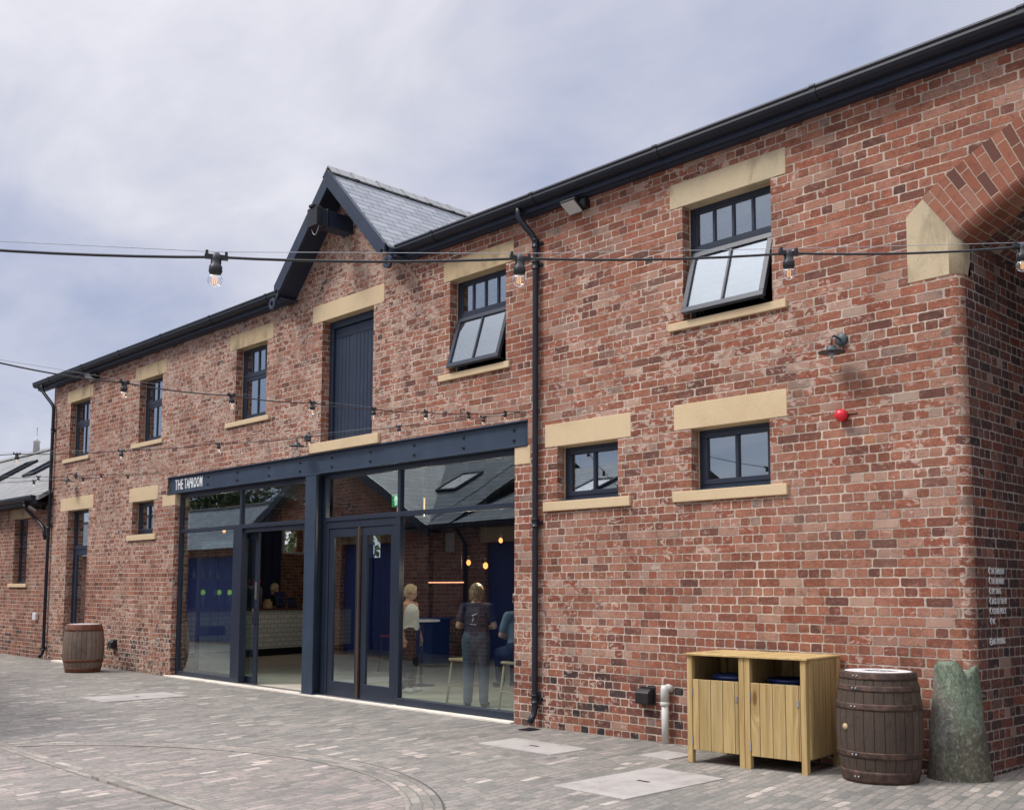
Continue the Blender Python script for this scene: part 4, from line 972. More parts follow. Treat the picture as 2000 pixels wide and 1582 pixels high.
# ================================================================== festoon lights
def holder_mesh():
    b = MB(); b.lathe([(.0, .006), (.008, .006), (.0145, -.004), (.0165, -.018), (.0165, -.034), (.0205, -.038), (.0215, -.056), (.018, -.064), (.0, -.064)], (0, 0, 0), 14)
    b.box(-.036, .036, -.009, .009, -.016, -.002); b.box(-.034, -.026, -.008, .008, -.0155, .010); b.box(.026, .034, -.008, .008, -.0155, .010)
    return b
HB = MB(); HB.sphere((0, 0, -.0835), .0235, 16, 10, (1, 1, .98))
FB = MB()
for dx in (-.006, 0, .006): FB.tube([(dx, 0, -.070), (dx, 0, -.098)], .0011, 5)
def festoon(bulbs, cable, label, first=[None]):
    root = empty('festoon_lights', cable[0]); tag(root, label, 'string lights', 'festoon strings across the yard')
    pts = []
    for i in range(len(cable)-1):
        a, c = Vector(cable[i]), Vector(cable[i+1]); n_ = 8
        for k_ in range(n_): t_ = k_/n_; p = a.lerp(c, t_); p.z -= .022*4*t_*(1-t_)*(a-c).length**1.5*.6; pts.append(p)
    pts.append(Vector(cable[-1]))
    b = MB(); b.tube([p+Vector((0, 0, -.009)) for p in pts], .0046, 6); b.build('cable', 'black_plastic', root)
    b = MB(); b.tube([Vector(p)+Vector((0, 0, .008)) for p in cable], .0012, 5); b.build('support_wire', 'pale_metal', root)
    for i, p in enumerate(bulbs):
        d = Vector(cable[-1])-Vector(cable[0]); rz = math.atan2(d.y, d.x)
        if first[0] is None:
            h = holder_mesh().build('lamp_holder', 'black_plastic', None, origin=(0, 0, 0))
            bl = HB.build('bulb', 'bulb_glass', None, origin=(0, 0, 0)); bl.parent = h
            fl = FB.build('filament', 'filament', None, origin=(0, 0, 0)); fl.parent = h; first[0] = h
        else: h = copy_tree(first[0])
        h.parent = root; h.location = Vector(p)-Vector(cable[0]); h.rotation_euler = (R(random.uniform(-5, 5)), R(random.uniform(-6, 6)), rz)
S1 = [(-3.53, -7.857, 2.60), (-3.026, -7.02, 2.623), (-2.509, -6.167, 2.692), (-1.991, -5.315, 2.784), (-1.487, -4.48, 2.882)]
festoon(S1[1:], [(-5.6, -11.2, 2.75), (-4.03, -8.70, 2.62)] + S1 + [(-.98, -3.65, 3.02), (.2, -1.7, 3.40), (1.2, -.01, 3.8)], 'nearest string of festoon bulbs crossing the whole picture')
S2 = [(-8.919, -.187, 3.646), (-8.492, -1.141, 3.468), (-8.055, -2.087, 3.318), (-7.623, -3.04, 3.179), (-7.173, -3.978, 3.059), (-6.741, -4.933, 2.938), (-6.315, -5.898, 2.835)]
festoon(S2, [(-8.85, -.012, 3.668)] + S2 + [(-5.866, -6.768, 2.757), (-5.4, -7.8, 2.72), (-4.0, -10.9, 2.80)], 'festoon string from the beam end rising left past the loft door sill')
S3 = [(-8.866, -.585, 3.536), (-9.34, -1.437, 3.387), (-9.825, -2.3, 3.231), (-10.284, -3.141, 3.115), (-10.761, -4.0, 2.999), (-11.253, -4.881, 2.93), (-11.741, -5.759, 2.875)]
festoon(S3, [(-8.86, -.012, 3.66)] + S3 + [(-12.25, -6.65, 2.83), (-15, -11.5, 3.1)], 'festoon string sagging from the beam end towards the low slate roof')
S4 = [(-18.126, -1.191, 3.529), (-17.895, -2.331, 3.388), (-17.648, -3.458, 3.27)]
festoon(S4, [(-18.292, -.012, 3.69)] + S4 + [(-17.4, -5.17, 3.05)], 'short upper festoon string left of the shop sign')
S5 = [(-18.182, -.69, 3.555), (-17.967, -1.57, 3.427), (-17.753, -2.45, 3.302), (-17.543, -3.337, 3.19)]
festoon(S5, [(-18.30, -.012, 3.66)] + S5 + [(-17.2, -5.17, 2.96)], 'short lower festoon string left of the shop sign')
for nm, p_, lb in (('hook', (-8.83, 0, 3.664), 'small metal eye bolt holding two festoon strings above the beam end'), ('hook', (-18.27, 0, 3.675), 'small metal eye bolt holding two festoon strings left of the shop sign')):
    b = MB(); b.tube([(p_[0], .01, p_[2]), (p_[0], -.02, p_[2])] + [(p_[0]+.014*math.sin(R(a)), -.034+.014*math.cos(R(a)), p_[2]) for a in range(0, 360, 40)], .004, 6); tag(b.build('eye_bolt', 'silver', origin=p_), lb, 'hook')

# ================================================================== inside the taproom
BC = empty('bar_counter', (0, 0, 0))
b = MB(); b.box(-.58, 0, -2.4, 2.7, .17, 1.035); b.build('tiled_front', 'metro_tile', BC)
b = MB(); b.box(-.52, -.06, -2.36, 2.66, 0, .169); b.build('plinth', 'black_plastic', BC)
b = MB(); b.box(-.64, .05, -2.45, 2.75, 1.036, 1.085); b.build('worktop', 'dark_wood', BC, bevel=.004)
b = MB(); b.box(.001, .012, -2.05, -1.35, .52, .72); b.build('dark_panel', 'black_plastic', BC)
BC.location = (-21.4, 4.2, .016); BC.rotation_euler.z = R(12.5); tag(BC, 'bar counter with white brick tiles and wooden top inside the taproom', 'bar counter')
def inbar(lx, ly, z=0): a_ = R(12.5); return (-21.4+lx*math.cos(a_)-ly*math.sin(a_), 4.2+lx*math.sin(a_)+ly*math.cos(a_), .016+z)
tf = empty('beer_font', (0, 0, 0))
b = MB(); b.tube([(0, -.26, 0), (0, -.26, .42), (0, -.20, .50), (0, .20, .50), (0, .26, .42), (0, .26, 0)], .032, 10); b.build('pipe', 'silver', tf)
for y_ in (-.16, 0, .16):
    b = MB(); b.tube([(.03, y_, .50), (.10, y_, .49), (.11, y_, .42)], .012, 8); t_ = b.build('tap', 'silver', tf); b = MB(); b.tube([(.05, y_, .52), (.06, y_, .68)], [.012, .02], 8); b.build('handle', 'red_paint', t_, origin=(0, 0, 0))
tf.location = inbar(-.25, -.35, 1.071); tf.rotation_euler.z = R(12.5); tag(tf, 'polished beer font with red handles on the bar counter', 'beer font')
for i, ly in enumerate((-1.05, -1.35, -1.8)):
    r_ = empty('pump_badge', (0, 0, 0)); b = MB(); M = Matrix.Rotation(R(90), 4, 'Y'); b.lathe([(.03, 0), (.05, .0), (.05, .012), (.03, .012)], (0, 0, .36), 16, True, M); b.lathe([(.035, 0), (.055, 0), (.055, .014), (.035, .014)], (0, 0, 0), 16, False, Matrix.Translation((0, 0, .38)) @ M, caps=False)
    b.v = [v for v in b.v]; b.build('badge', 'green_lamp', r_); b = MB(); b.tube([(0, 0, 0), (0, 0, .34)], .02, 8); b.build('stem', 'stay_steel', r_)
    r_.location = inbar(-.22, ly, 1.071); r_.rotation_euler.z = R(12.5); tag(r_, ('lit green pump badge beside the sliding door stile', 'middle lit green pump badge behind the fixed glass', 'leftmost lit green pump badge on the counter')[i], 'pump badge', 'lit pump badges on the counter')
def till(ly, w, h, label):
    r_ = empty('till', (0, 0, 0)); M = Matrix.Rotation(R(-12), 4, 'Y'); b = MB(); b.box(-.02, .0, -w/2, w/2, .04, .04+h, M); b.build('screen_back', 'interior_blue', r_, bevel=.004)
    b = MB(); frame_rect(b, 0, .1, 0, .1, .01, 0, .01); b = MB(); b.box(.0005, .003, -w*.32, w*.32, .10, .105, M); b.box(.0005, .003, -w*.32, w*.32, .04+h*.62, .045+h*.62, M); b.box(.0005, .003, -w*.32, -w*.30, .106, .04+h*.61, M); b.box(.0005, .003, w*.30, w*.32, .106, .04+h*.61, M); b.build('outline', 'pale_metal', r_)
    b = MB(); b.box(-.08, .06, -.09, .09, 0, .03); b.build('base', 'black_plastic', r_); r_.location = inbar(-.3, ly, 1.071); r_.rotation_euler.z = R(12.5); tag(r_, label, 'till', 'tills on the counter')
till(.62, .34, .36, 'larger dark till screen on the bar counter in front of the bar worker'); till(.98, .26, .22, 'smaller dark till screen at the right end of the bar items')
for k_, (ly, lab) in enumerate(((1.28, 'white paper cup right of the till screens'), (.12, 'cream carton left of the larger till screen'))):
    b = MB()
    if k_ == 0: b.lathe([(.035, 0), (.045, .10), (.047, .102), (.0, .102)], (0, 0, 0), 14)
    else: b.box(-.06, .06, -.09, .09, 0, .16); b.box(-.05, .05, -.05, .05, .161, .22)
    o = b.build('paper_cup' if k_ == 0 else 'carton', 'white_plastic' if k_ == 0 else 'ply'); o.location = inbar(-.25, ly, 1.071); o.rotation_euler.z = R(12.5); tag(o, lab, 'cup' if k_ == 0 else 'carton')
BF = empty('back_fitting', (-23.3, 4.0, 0)); tag(BF, 'dark blue vertical boarding with shelf behind the bar counter', 'back bar')
b = MB()
for i in range(38): b.box(-23.455, -23.42-(.012 if i % 2 else 0), 1.0+.13*i, 1.0+.13*i+.118, .02, 3.55) if 1.0+.13*i+.118 < 5.7 else None
b.build('boarding', 'interior_blue', BF); b = MB(); b.box(-23.41, -23.15, 1.2, 4.2, 1.75, 1.78); b.build('shelf', 'dark_wood', BF)
for i in range(14):
    b = MB(); y_ = 1.32+.21*i; h_ = .24+.05*((i*7) % 3)/2; b.lathe([(.036, 0), (.038, .01), (.038, h_*.6), (.014, h_*.76), (.014, h_), (0, h_)], (-23.28, y_, 1.781), 12); tag(b.build('bottle', ('pale_metal', 'dark_wood', 'green_sign')[i % 3], origin=(-23.28, y_, 1.781)), ('grey', 'brown', 'green')[i % 3] + ' bottle, ' + ('first', 'second', 'third', 'fourth', 'fifth', 'sixth', 'seventh', 'eighth', 'ninth', 'tenth', 'eleventh', 'twelfth', 'thirteenth', 'fourteenth')[i] + ' from the left on the shelf behind the bar', 'bottle', 'bottles on the back bar shelf')
b = MB(); frame_rect(b, 5.72, 6.35, 2.45, 3.08, .05, 0, 1); b = MB(); b.box(-23.50, -23.40, 5.70, 5.75, 2.44, 3.09); b.box(-23.50, -23.40, 6.32, 6.37, 2.44, 3.09); b.box(-23.50, -23.40, 5.751, 6.319, 2.44, 2.48); b.box(-23.50, -23.40, 5.751, 6.319, 3.05, 3.09); b.build('window_lining', 'white_plastic', B)

def round_table(x, y, h, r, label):
    r_ = empty('high_table', (x, y, .015)); b = MB(); b.lathe([(0, h-.03), (r, h-.03), (r, h), (0, h)], (x, y, .015), 28, False); b.build('tabletop', 'white_top', r_)
    b = MB(); b.tube([(x, y, .03), (x, y, h-.01)], .03, 10); b.build('pedestal', 'black_plastic', r_); b = MB(); b.lathe([(0, 0), (.22, 0), (.22, .015), (.03, .03), (0, .03)], (x, y, .015), 20); b.build('foot', 'black_plastic', r_); tag(r_, label, 'table', 'high round tables in the taproom')
round_table(-13.35, 2.15, 1.05, .30, 'round white high table behind the woman in the white vest')
round_table(-9.55, 1.35, 1.0, .30, 'round white high table by the seated person')
def stool(x, y, h, label, seatm='ply', legm='ply'):
    r_ = empty('stool', (x, y, .015)); b = MB(); b.box(x-.17, x+.17, y-.17, y+.17, h-.02, h+.015); b.build('seat', seatm, r_, bevel=.01)
    for sx in (-1, 1):
        for sy in (-1, 1): b = MB(); b.tube([(x+sx*.18, y+sy*.18, .016), (x+sx*.13, y+sy*.13, h-.021)], .017, 8); b.build('leg', legm, r_)
    b = MB(); b.tube([(x-.165, y-.165, .25), (x+.165, y-.165, .25), (x+.165, y+.165, .25), (x-.165, y+.165, .25), (x-.165, y-.165, .25)], .009, 6); b.build('footrest', legm, r_); tag(r_, label, 'stool', 'bar stools in the taproom')
stool(-10.95, 1.0, .60, 'pale wooden stool left of the person in jeans'); stool(-9.82, .92, .62, 'pale wooden stool under the seated person'); stool(-15.9, 3.5, .68, 'red topped stool far behind the double doors', 'red_paint', 'black_plastic')
def pendant(x, y, z, label, kind=0):
    r_ = empty('pendant_lamp', (x, y, z)); tag(r_, label, 'pendant lamp', 'pendant lamps in the taproom')
    b = MB(); b.tube([(x, y, z+.10), (x, y, 3.6)], .004, 5); b.build('flex', 'black_plastic', r_); b = MB(); b.tube([(x, y, z+.05), (x, y, z+.11)], .018, 8); b.build('cap', 'bronze', r_)
    if kind == 0: b = MB(); b.sphere((x, y, z), .034, 12, 8, (1, 1, 1.3)); b.build('bulb', 'warm_lamp', r_)
    else: b = MB(); b.tube([(x, y, z-.22), (x, y, z+.05)], .012, 8); b.build('tube_bulb', 'filament', r_)
    L_ = bpy.data.lights.new('lamp_light', 'POINT'); L_.energy = 5.5; L_.color = (1, .84, .68); L_.shadow_soft_size = 0; lo = bpy.data.objects.new('lamp_light', L_); COL.objects.link(lo); lo.parent = r_; lo.location = (0, 0, -.12 if kind == 0 else -.3)
pendant(-10.38, .84, 1.87, 'warm glowing pendant bulb nearest the right end of the shop window'); pendant(-12.04, 2.0, 1.96, 'warm glowing pendant bulb deeper in the room left of the nearest one'); pendant(-12.5, 3.1, 2.35, 'small pendant bulb seen through the right door leaf top'); pendant(-20.1, 4.3, 2.75, 'pendant bulb hanging over the front of the bar counter'); pendant(-20.0, 2.2, 2.75, 'pendant bulb at the left end of the bar counter')
for i, (x, y) in enumerate(((-12.45, .95), (-12.2, .80), (-11.95, 1.05))): pendant(x, y, 2.83, ('left', 'middle', 'right')[i] + ' one of three slim tube pendants above the double doors', 1)
r_ = empty('strip_light', (-12.6, 2.0, 1.65)); tag(r_, 'thin glowing orange strip light across the room behind the woman', 'strip light')
b = MB(); b.tube([(-13.05, 2.05, 1.66), (-12.10, 1.95, 1.66)], .010, 6); b.build('tube', 'led_strip', r_)
for x, y in ((-13.0, 2.05), (-12.15, 1.95)): b = MB(); b.tube([(x, y, 1.67), (x, y, 3.6)], .0025, 5); b.build('wire', 'black_plastic', r_)

# ================================================================== people
def union_mesh(name, prims, voxel, mat, parent=None, smooth=4, origin=(0, 0, 0)):
    b = MB()
    for p in prims:
        if p[0] == 's': b.sphere(p[1], p[2], 16, 10, p[3] if len(p) > 3 else (1, 1, 1))
        else:
            _, A, Bp, ra, rb = p[:5]; A, Bp = Vector(A), Vector(Bp); L = (Bp-A).length; n_ = max(2, int(L/ (max(ra, rb)*.28)))
            sc = p[5] if len(p) > 5 else (1, 1, 1)
            for i in range(n_+1): t_ = i/n_; b.sphere(A.lerp(Bp, t_), ra+(rb-ra)*t_, 14, 9, sc)
    me = bpy.data.meshes.new(name); me.from_pydata([tuple(v) for v in b.v], [], b.f); ob = bpy.data.objects.new(name, me); COL.objects.link(ob)
    m = ob.modifiers.new('r', 'REMESH'); m.mode = 'VOXEL'; m.voxel_size = voxel; m.use_smooth_shade = True
    if smooth: m2 = ob.modifiers.new('s', 'SMOOTH'); m2.iterations = smooth; m2.factor = .5
    dg = bpy.context.evaluated_depsgraph_get(); dg.update(); me2 = bpy.data.meshes.new_from_object(ob.evaluated_get(dg)); bpy.data.objects.remove(ob)
    for p in me2.polygons: p.use_smooth = True
    me2.name = name; me2.materials.clear(); me2.materials.append(MATS[mat]); o = bpy.data.objects.new(name, me2); COL.objects.link(o)
    if parent: o.parent = parent
    return o
def hand(w, d, side, curl=.35):
    """palm and five separate bent fingers; w wrist, d pointing direction, side = thumb side vector"""
    w, d, s = Vector(w), Vector(d).normalized(), Vector(side).normalized(); n = d.cross(s)
    P = [('c', w, w+d*.075, .020, .026, (1, 1, 1)), ('s', w+d*.07+s*.012, .024), ('s', w+d*.07-s*.014, .023)]
    for i, L in enumerate((.066, .075, .070, .055)):
        r0 = w+d*.085+s*(.030-.0205*i); m1 = r0+d*L*.5+n*L*curl*.25+s*(.004-.003*i); m2 = m1+d*L*.45+n*L*curl*.6
        P += [('c', r0, m1, .0085, .008), ('c', m1, m2, .008, .0068)]
    t0 = w+d*.030+s*.022; t1 = t0+d*.030+s*.026; t2 = t1+d*.030+s*.006+n*.01
    return P + [('c', t0, t1, .0115, .0095), ('c', t1, t2, .0095, .008)]
def person(label, loc, rz, sc, J, hair, hairstyle, top, topr, trousers, glasses=False, seated=False, sleeve=.45, vest=False, group='people in the taproom'):
    g_ = lambda k: Vector(J[k])
    head = g_('head'); nb = g_('neck')
    f = Vector(J.get('look', (0, 1, 0))).normalized(); rt = f.cross(Vector((0, 0, 1))).normalized()
    B_ = []
    pel, wa, ch = g_('pelvis'), g_('waist'), g_('chest'); wd = J.get('w', 1.0)
    B_ += [('c', pel+Vector((-.05, 0, 0)), pel+Vector((.05, 0, 0)), .115*wd, .115*wd), ('c', pel, wa, .135*wd, .115*wd, (1.15, .85, 1)), ('c', wa, ch, .115*wd, .125*wd, (1.2, .8, 1)), ('c', ch, nb-Vector((0, 0, .04)), .12*wd, .075, (1.15, .8, 1))]
    B_ += [('c', nb-Vector((0, 0, .05)), nb+(head-nb)*.6, .052, .048)]
    B_ += [('s', head+Vector((0, 0, .02)), .085, (.92, 1.05, 1.12)), ('s', head-Vector((0, 0, .045))+f*.022, .058, (.95, 1, 1)), ('c', head-Vector((0, 0, .01))+f*.085, head-Vector((0, 0, .032))+f*.100, .010, .014), ('s', head-Vector((0, 0, .07))+f*.062, .024), ('c', head-Vector((0, 0, .058))+f*.080-rt*.014, head-Vector((0, 0, .058))+f*.080+rt*.014, .008, .008), ('s', head+rt*.082, .018, (.5, 1, 1.3)), ('s', head-rt*.082, .018, (.5, 1, 1.3))]
    sleeves, legs = [], []
    for s_, k in ((-1, 'L'), (1, 'R')):
        sh, el, wr, hp, kn, an = (g_(n+k) for n in ('sh', 'el', 'wr', 'hip', 'kn', 'an'))
        B_ += [('c', nb-Vector((0, 0, .06)), sh, .055, .052), ('c', sh, el, .050, .038), ('c', el, wr, .040, .025)]
        B_ += hand(wr, J['hd'+k], J['th'+k]); B_ += [('c', hp, kn, .088*wd, .060), ('c', kn, an, .058, .038), ('c', an, g_('toe'+k), .038, .030)]
        e = sh.lerp(el, sleeve)
        if not vest: sleeves += [('c', nb-Vector((0, 0, .06)), sh, .066, .064), ('c', sh, e, .066, .058)]
        else: sleeves += [('c', nb-Vector((0, 0, .08))+Vector((s_*.07, 0, .02)), sh*.45+(nb-Vector((0, 0, .05)))*.55, .034, .034)]
        legs += [('c', hp, kn, .106*wd, .076), ('c', kn, an+Vector((0, 0, .02)), .076, .062)]
    body = union_mesh('person', B_, .0068, 'skin', smooth=2)
    tp = [('c', pel+Vector((0, 0, .06)), wa, .150*wd, .134*wd, (1.15, .87, .8)), ('c', wa, ch, .132*wd, .140*wd, (1.2, .84, 1)), ('c', ch, nb-Vector((0, 0, .10 if vest else .05)), .136*wd, (.085 if vest else .080), (1.15, .84, .9))]
    union_mesh('vest_top' if vest else 'shirt', tp + sleeves, .010, top, body)
    union_mesh('trousers', [('c', pel+Vector((-.05, 0, .03)), pel+Vector((.05, 0, .03)), .132*wd, .132*wd), ('c', pel, pel+Vector((0, 0, .07)), .145*wd, .135*wd, (1.15, .88, 1))] + legs, .010, trousers, body)
    for k in 'LR': an, to = g_('an'+k), g_('toe'+k); union_mesh('shoe', [('c', Vector((an.x, an.y, to.z+.015)), to, .050, .042, (1, 1, .85)), ('c', an-Vector((0, 0, .02)), Vector((an.x, an.y, to.z+.02)), .048, .048)], .009, 'cloth_white' if J.get('white_shoes') else 'cloth_black', body)
    hr = [('s', head+Vector((0, 0, .042))-f*.012, .097, (.95, 1.06, 1.02)), ('s', head+Vector((0, 0, .0))-f*.042, .085, (1.08, .95, 1.15))]
    if hairstyle == 'bob': hr += [('c', head+rt*.062-f*.02+Vector((0, 0, .03)), head+rt*.066-f*.03-Vector((0, 0, .075)), .042, .030), ('c', head-rt*.062-f*.02+Vector((0, 0, .03)), head-rt*.066-f*.03-Vector((0, 0, .075)), .042, .030), ('c', head-f*.07, head-f*.065-Vector((0, 0, .085)), .052, .042)]
    else: hr += [('c', head-f*.055, head-f*.055-Vector((0, 0, .05)), .055, .035)]
    hr += [('c', head+Vector((0, 0, .085))+f*.055-rt*.04, head+Vector((0, 0, .085))+f*.055+rt*.04, .028, .028)]
    union_mesh('hair', hr, .008, hair, body)
    for s_ in (-1, 1):
        b = MB(); b.sphere(head+Vector((0, 0, .008))+f*.078+rt*s_*.032, .0115, 10, 6); o = b.build('eye', 'sign_white', body, origin=(0, 0, 0)); b = MB(); b.sphere(head+Vector((0, 0, .008))+f*.0865+rt*s_*.032, .0055, 8, 5); b.build('iris', 'black_plastic', o, origin=(0, 0, 0))
    if glasses:
        b = MB(); c0 = head+Vector((0, 0, .006))+f*.108
        for s_ in (-1, 1):
            cc_ = c0+rt*s_*.033; b.tube([cc_+rt*.026*math.cos(R(a))+Vector((0, 0, .018*math.sin(R(a)))) for a in range(0, 361, 30)], .0028, 5); b.tube([cc_+rt*s_*.026, head+rt*s_*.092+f*.0], .0028, 5)
        b.tube([c0-rt*.008, c0+rt*.008], .0025, 5); b.build('glasses', 'black_plastic', body, origin=(0, 0, 0))
    body.location = loc; body.rotation_euler.z = rz; body.scale = (sc, sc, sc)
    return tag(body, label, 'person', group)
ST = dict(pelvis=(0, 0, .88), waist=(0, .005, 1.02), chest=(0, 0, 1.20), neck=(0, -.015, 1.39), head=(0, .02, 1.505), shL=(-.165, -.01, 1.315), shR=(.165, -.01, 1.315), elL=(-.225, -.03, 1.06), elR=(.225, -.03, 1.06), wrL=(-.235, .05, .84), wrR=(.235, .05, .84),
          hipL=(-.09, 0, .86), hipR=(.09, 0, .86), knL=(-.10, .02, .47), knR=(.10, .03, .47), anL=(-.105, -.02, .075), anR=(.105, 0, .075), toeL=(-.125, .12, .035), toeR=(.125, .14, .035), hdL=(0, .12, -1), hdR=(0, .12, -1), thL=(.35, 1, 0), thR=(-.35, 1, 0))
p1 = dict(ST); p1.update(w=1.12, look=(.05, 1, -.02), white_shoes=True)
person('woman with short blonde hair, glasses and white vest standing behind the glass', (-12.62, 1.33, .015), R(-72), .985, p1, 'hair_blonde', 'short', 'cloth_white', 0, 'cloth_black', True, vest=True)
p2 = dict(ST); p2.update(w=1.08, elL=(-.245, .0, 1.07), elR=(.245, .0, 1.07), wrL=(-.13, .20, 1.06), wrR=(.13, .20, 1.04), hdL=(.7, .6, .1), hdR=(-.7, .6, .1), thL=(-.2, .4, 1), thR=(.2, .4, 1), look=(.1, 1, -.05))
pp = person('person with bobbed brown hair in dark t shirt and blue jeans, back turned', (-10.42, .72, .015), R(38), .99, p2, 'hair_brown', 'bob', 'cloth_tshirt', 0, 'cloth_jeans', sleeve=.62)
b = MB(); b.prism([[(-.035, 1.20), (.03, 1.235), (.035, 1.245), (-.04, 1.215)]], -.131, -.128); b.prism([[(-.02, 1.185), (-.012, 1.19), (-.028, 1.13), (-.037, 1.135)]], -.131, -.128); b.prism([[(-.06, 1.095), (.02, 1.085), (.02, 1.092), (-.06, 1.103)]], -.131, -.128); b.build('shirt_mark', 'sign_white', pp, origin=(0, 0, 0))
p3 = dict(ST); p3.update(elL=(-.235, .04, 1.08), elR=(.235, .04, 1.08), wrL=(-.12, .25, 1.10), wrR=(.12, .25, 1.08), hdL=(.4, .9, .0), hdR=(-.4, .9, .0), thL=(.5, .0, 1), thR=(-.5, .0, 1), look=(-.2, 1, -.5), head=(0, .05, 1.495))
person('bar worker with light brown hair in dark blue shirt behind the counter', (-22.25, 4.75, .015), R(-62), 1.02, p3, 'hair_blonde', 'short', 'cloth_navy', 0, 'cloth_black', sleeve=.5)
sd2 = dict(ST)
for k in ('pelvis', 'waist', 'chest', 'neck', 'head', 'shL', 'shR', 'elL', 'elR', 'wrL', 'wrR'): v = ST[k]; sd2[k] = (v[0], v[1]-.02, v[2]-.12)
sd2.update(hipL=(-.09, 0, .74), hipR=(.09, 0, .74), knL=(-.11, .38, .70), knR=(.11, .38, .70), anL=(-.10, .36, .33), anR=(.10, .36, .33), toeL=(-.12, .48, .285), toeR=(.12, .48, .285), elL=(-.22, .06, .96), elR=(.22, .06, .96), wrL=(-.10, .26, .92), wrR=(.10, .26, .95), hdL=(.6, .8, .0), hdR=(-.6, .8, .0), thL=(.0, .0, 1), thR=(.0, .0, 1))
person('seated person in grey blue top behind the right edge of the shop window', (-9.82, .92, .015), R(70), 1.0, sd2, 'hair_dark', 'short', 'cloth_grey', 0, 'cloth_navy', sleeve=.7)

# ================================================================== the far side of the yard (seen in the glass)
GA = empty('gabled_brick_building', (-21.2, -5.5, 0)); tag(GA, 'gabled brick building across the yard reflected in the shop glass', 'building')
gb = [(-24.8, -.3), (-17.6, -.3), (-17.6, 2.95), (-21.2, 5.0), (-24.8, 2.95)]
b = MB(); b.prism([gb, [(-20.95, .02), (-18.65, .02), (-18.65, 2.6), (-20.95, 2.6)]], -5.8, -5.5); b.build('wall', 'brick_opposite', GA)
for xa in (-17.9, -24.8):
    b = MB(); b.box(xa, xa+.3, -12, -5.801, -.3, 2.9); b.build('side_wall', 'brick_opposite', GA)
for sgn in (-1, 1):
    b = MB(); xo = -21.2+sgn*3.95; zo = 5.08-3.95*.57
    b.poly([(-21.2, -5.2, 5.08), (xo, -5.2, zo), (xo, -12, zo), (-21.2, -12, 5.08)], [(0, 4.5), (0, 0), (6.8, 0), (6.8, 4.5)]); b.poly([(-21.2, -5.2, 5.0), (xo, -5.2, zo-.08), (xo, -12, zo-.08), (-21.2, -12, 5.0)]); b.build('roof', 'slate_opposite', GA)
    b = MB(); l_ = [(-21.2, 5.12), (xo, zo+.04), (xo, zo-.16), (-21.2, 4.90)]; b.prism([l_ if sgn < 0 else l_[::-1]], -5.24, -5.19); b.build('bargeboard', 'navy_steel', GA)
b = MB(); b.box(-21.2, -18.4, -5.53, -5.48, 2.6, 2.88); b.build('lintel', 'sandstone_weathered', GA)
for xa, xb in ((-20.93, -19.82), (-19.78, -18.67)):
    b = MB(); b.box(xa, xb, -5.66, -5.62, .03, 2.58)
    for i in range(5): b.box(xa+.03+i*.214, xa+.235+i*.214, -5.6199, -5.605, .15, 2.45)
    b.build('door', 'door_blue', GA)
WI = empty('slate_roofed_wing', (-15, -5.6, 0)); tag(WI, 'brick wing with slate roof and skylights across the yard', 'building')
b = MB(); b.prism([[(-17.59, -.3), (-13.2, -.3), (-13.2, 2.95), (-17.59, 2.95)], [(-15.9, .02), (-13.5, .02), (-13.5, 2.5), (-15.9, 2.5)], [(-17.25, 2.35), (-16.9, 2.35), (-16.9, 2.75), (-17.25, 2.75)]], -5.9, -5.6); b.build('wall', 'brick_opposite', WI)
b = MB(); b.prism([[(-12, -.3), (-5.9, -.3), (-5.9, 2.95), (-8.6, 4.25), (-12, 2.95)]], -13.5, -13.2, axis='x'); b.build('end_wall', 'brick_opposite', WI)
def wing_roof(x0, x1, zr):
    b = MB(); yr = -8.7; s_ = math.hypot(yr+5.3, zr-2.9)
    b.poly([(x0, -5.3, 2.9), (x1, -5.3, 2.9), (x1, yr, zr), (x0, yr, zr)], [(x0, 0), (x1, 0), (x1, s_), (x0, s_)]); b.poly([(x0, -5.3, 2.82), (x1, -5.3, 2.82), (x1, yr, zr-.08), (x0, yr, zr-.08)])
    b.poly([(x0, yr, zr), (x1, yr, zr), (x1, -12.1, 2.9), (x0, -12.1, 2.9)]); b.build('roof', 'slate_opposite', WI)
wing_roof(-17.55, -16.8, 4.85); wing_roof(-16.75, -13.0, 4.32); wing_roof(-22, -17.6, 4.85)
b = MB(); b.prism([[(-5.3, 2.91), (-5.18, 2.92), (-5.18, 2.83), (-5.3, 2.81)]], -17.5, -13.0, axis='x'); b.build('gutter', 'gutter_black', WI)
b = MB(); b.box(-16.05, -13.35, -5.63, -5.58, 2.5, 2.80); b.build('lintel', 'sandstone', WI)
for xa in (-15.88, -14.68): b = MB(); b.box(xa, xa+1.16, -5.76, -5.7, .03, 2.48); b.build('door', 'door_blue', WI)
b = MB(); b.box(-17.25, -16.9, -5.70, -5.66, 2.35, 2.75); b.build('window', 'white_plastic', WI)
b = MB(); b.tube([(-16.5, -5.25, 2.85), (-16.5, -5.55, 2.5), (-16.5, -5.55, .05)], .04, 8); b.build('downpipe', 'pipe_black', WI)
for x, y, zr in ((-20.4, -7.3, 4.85), (-18.7, -7.3, 4.85), (-15.6, -7.0, 4.32), (-14.3, -7.0, 4.32)):
    tt = (zr-2.9)/3.4; M = Matrix.Translation((x, y, 2.9+(-5.3-y)*tt)) @ Matrix.Rotation(-math.atan(tt), 4, 'X'); b = MB(); b.box(-.36, -.30, -.5, .5, .01, .07, M); b.box(.30, .36, -.5, .5, .01, .07, M); b.box(-.299, .299, -.5, -.44, .01, .069, M); b.box(-.299, .299, .44, .5, .01, .069, M); k_ = b.build('skylight', 'gutter_black', WI); b = MB(); b.box(-.31, .31, -.45, .45, .03, .045, M); b.build('pane', 'white_plastic', k_)
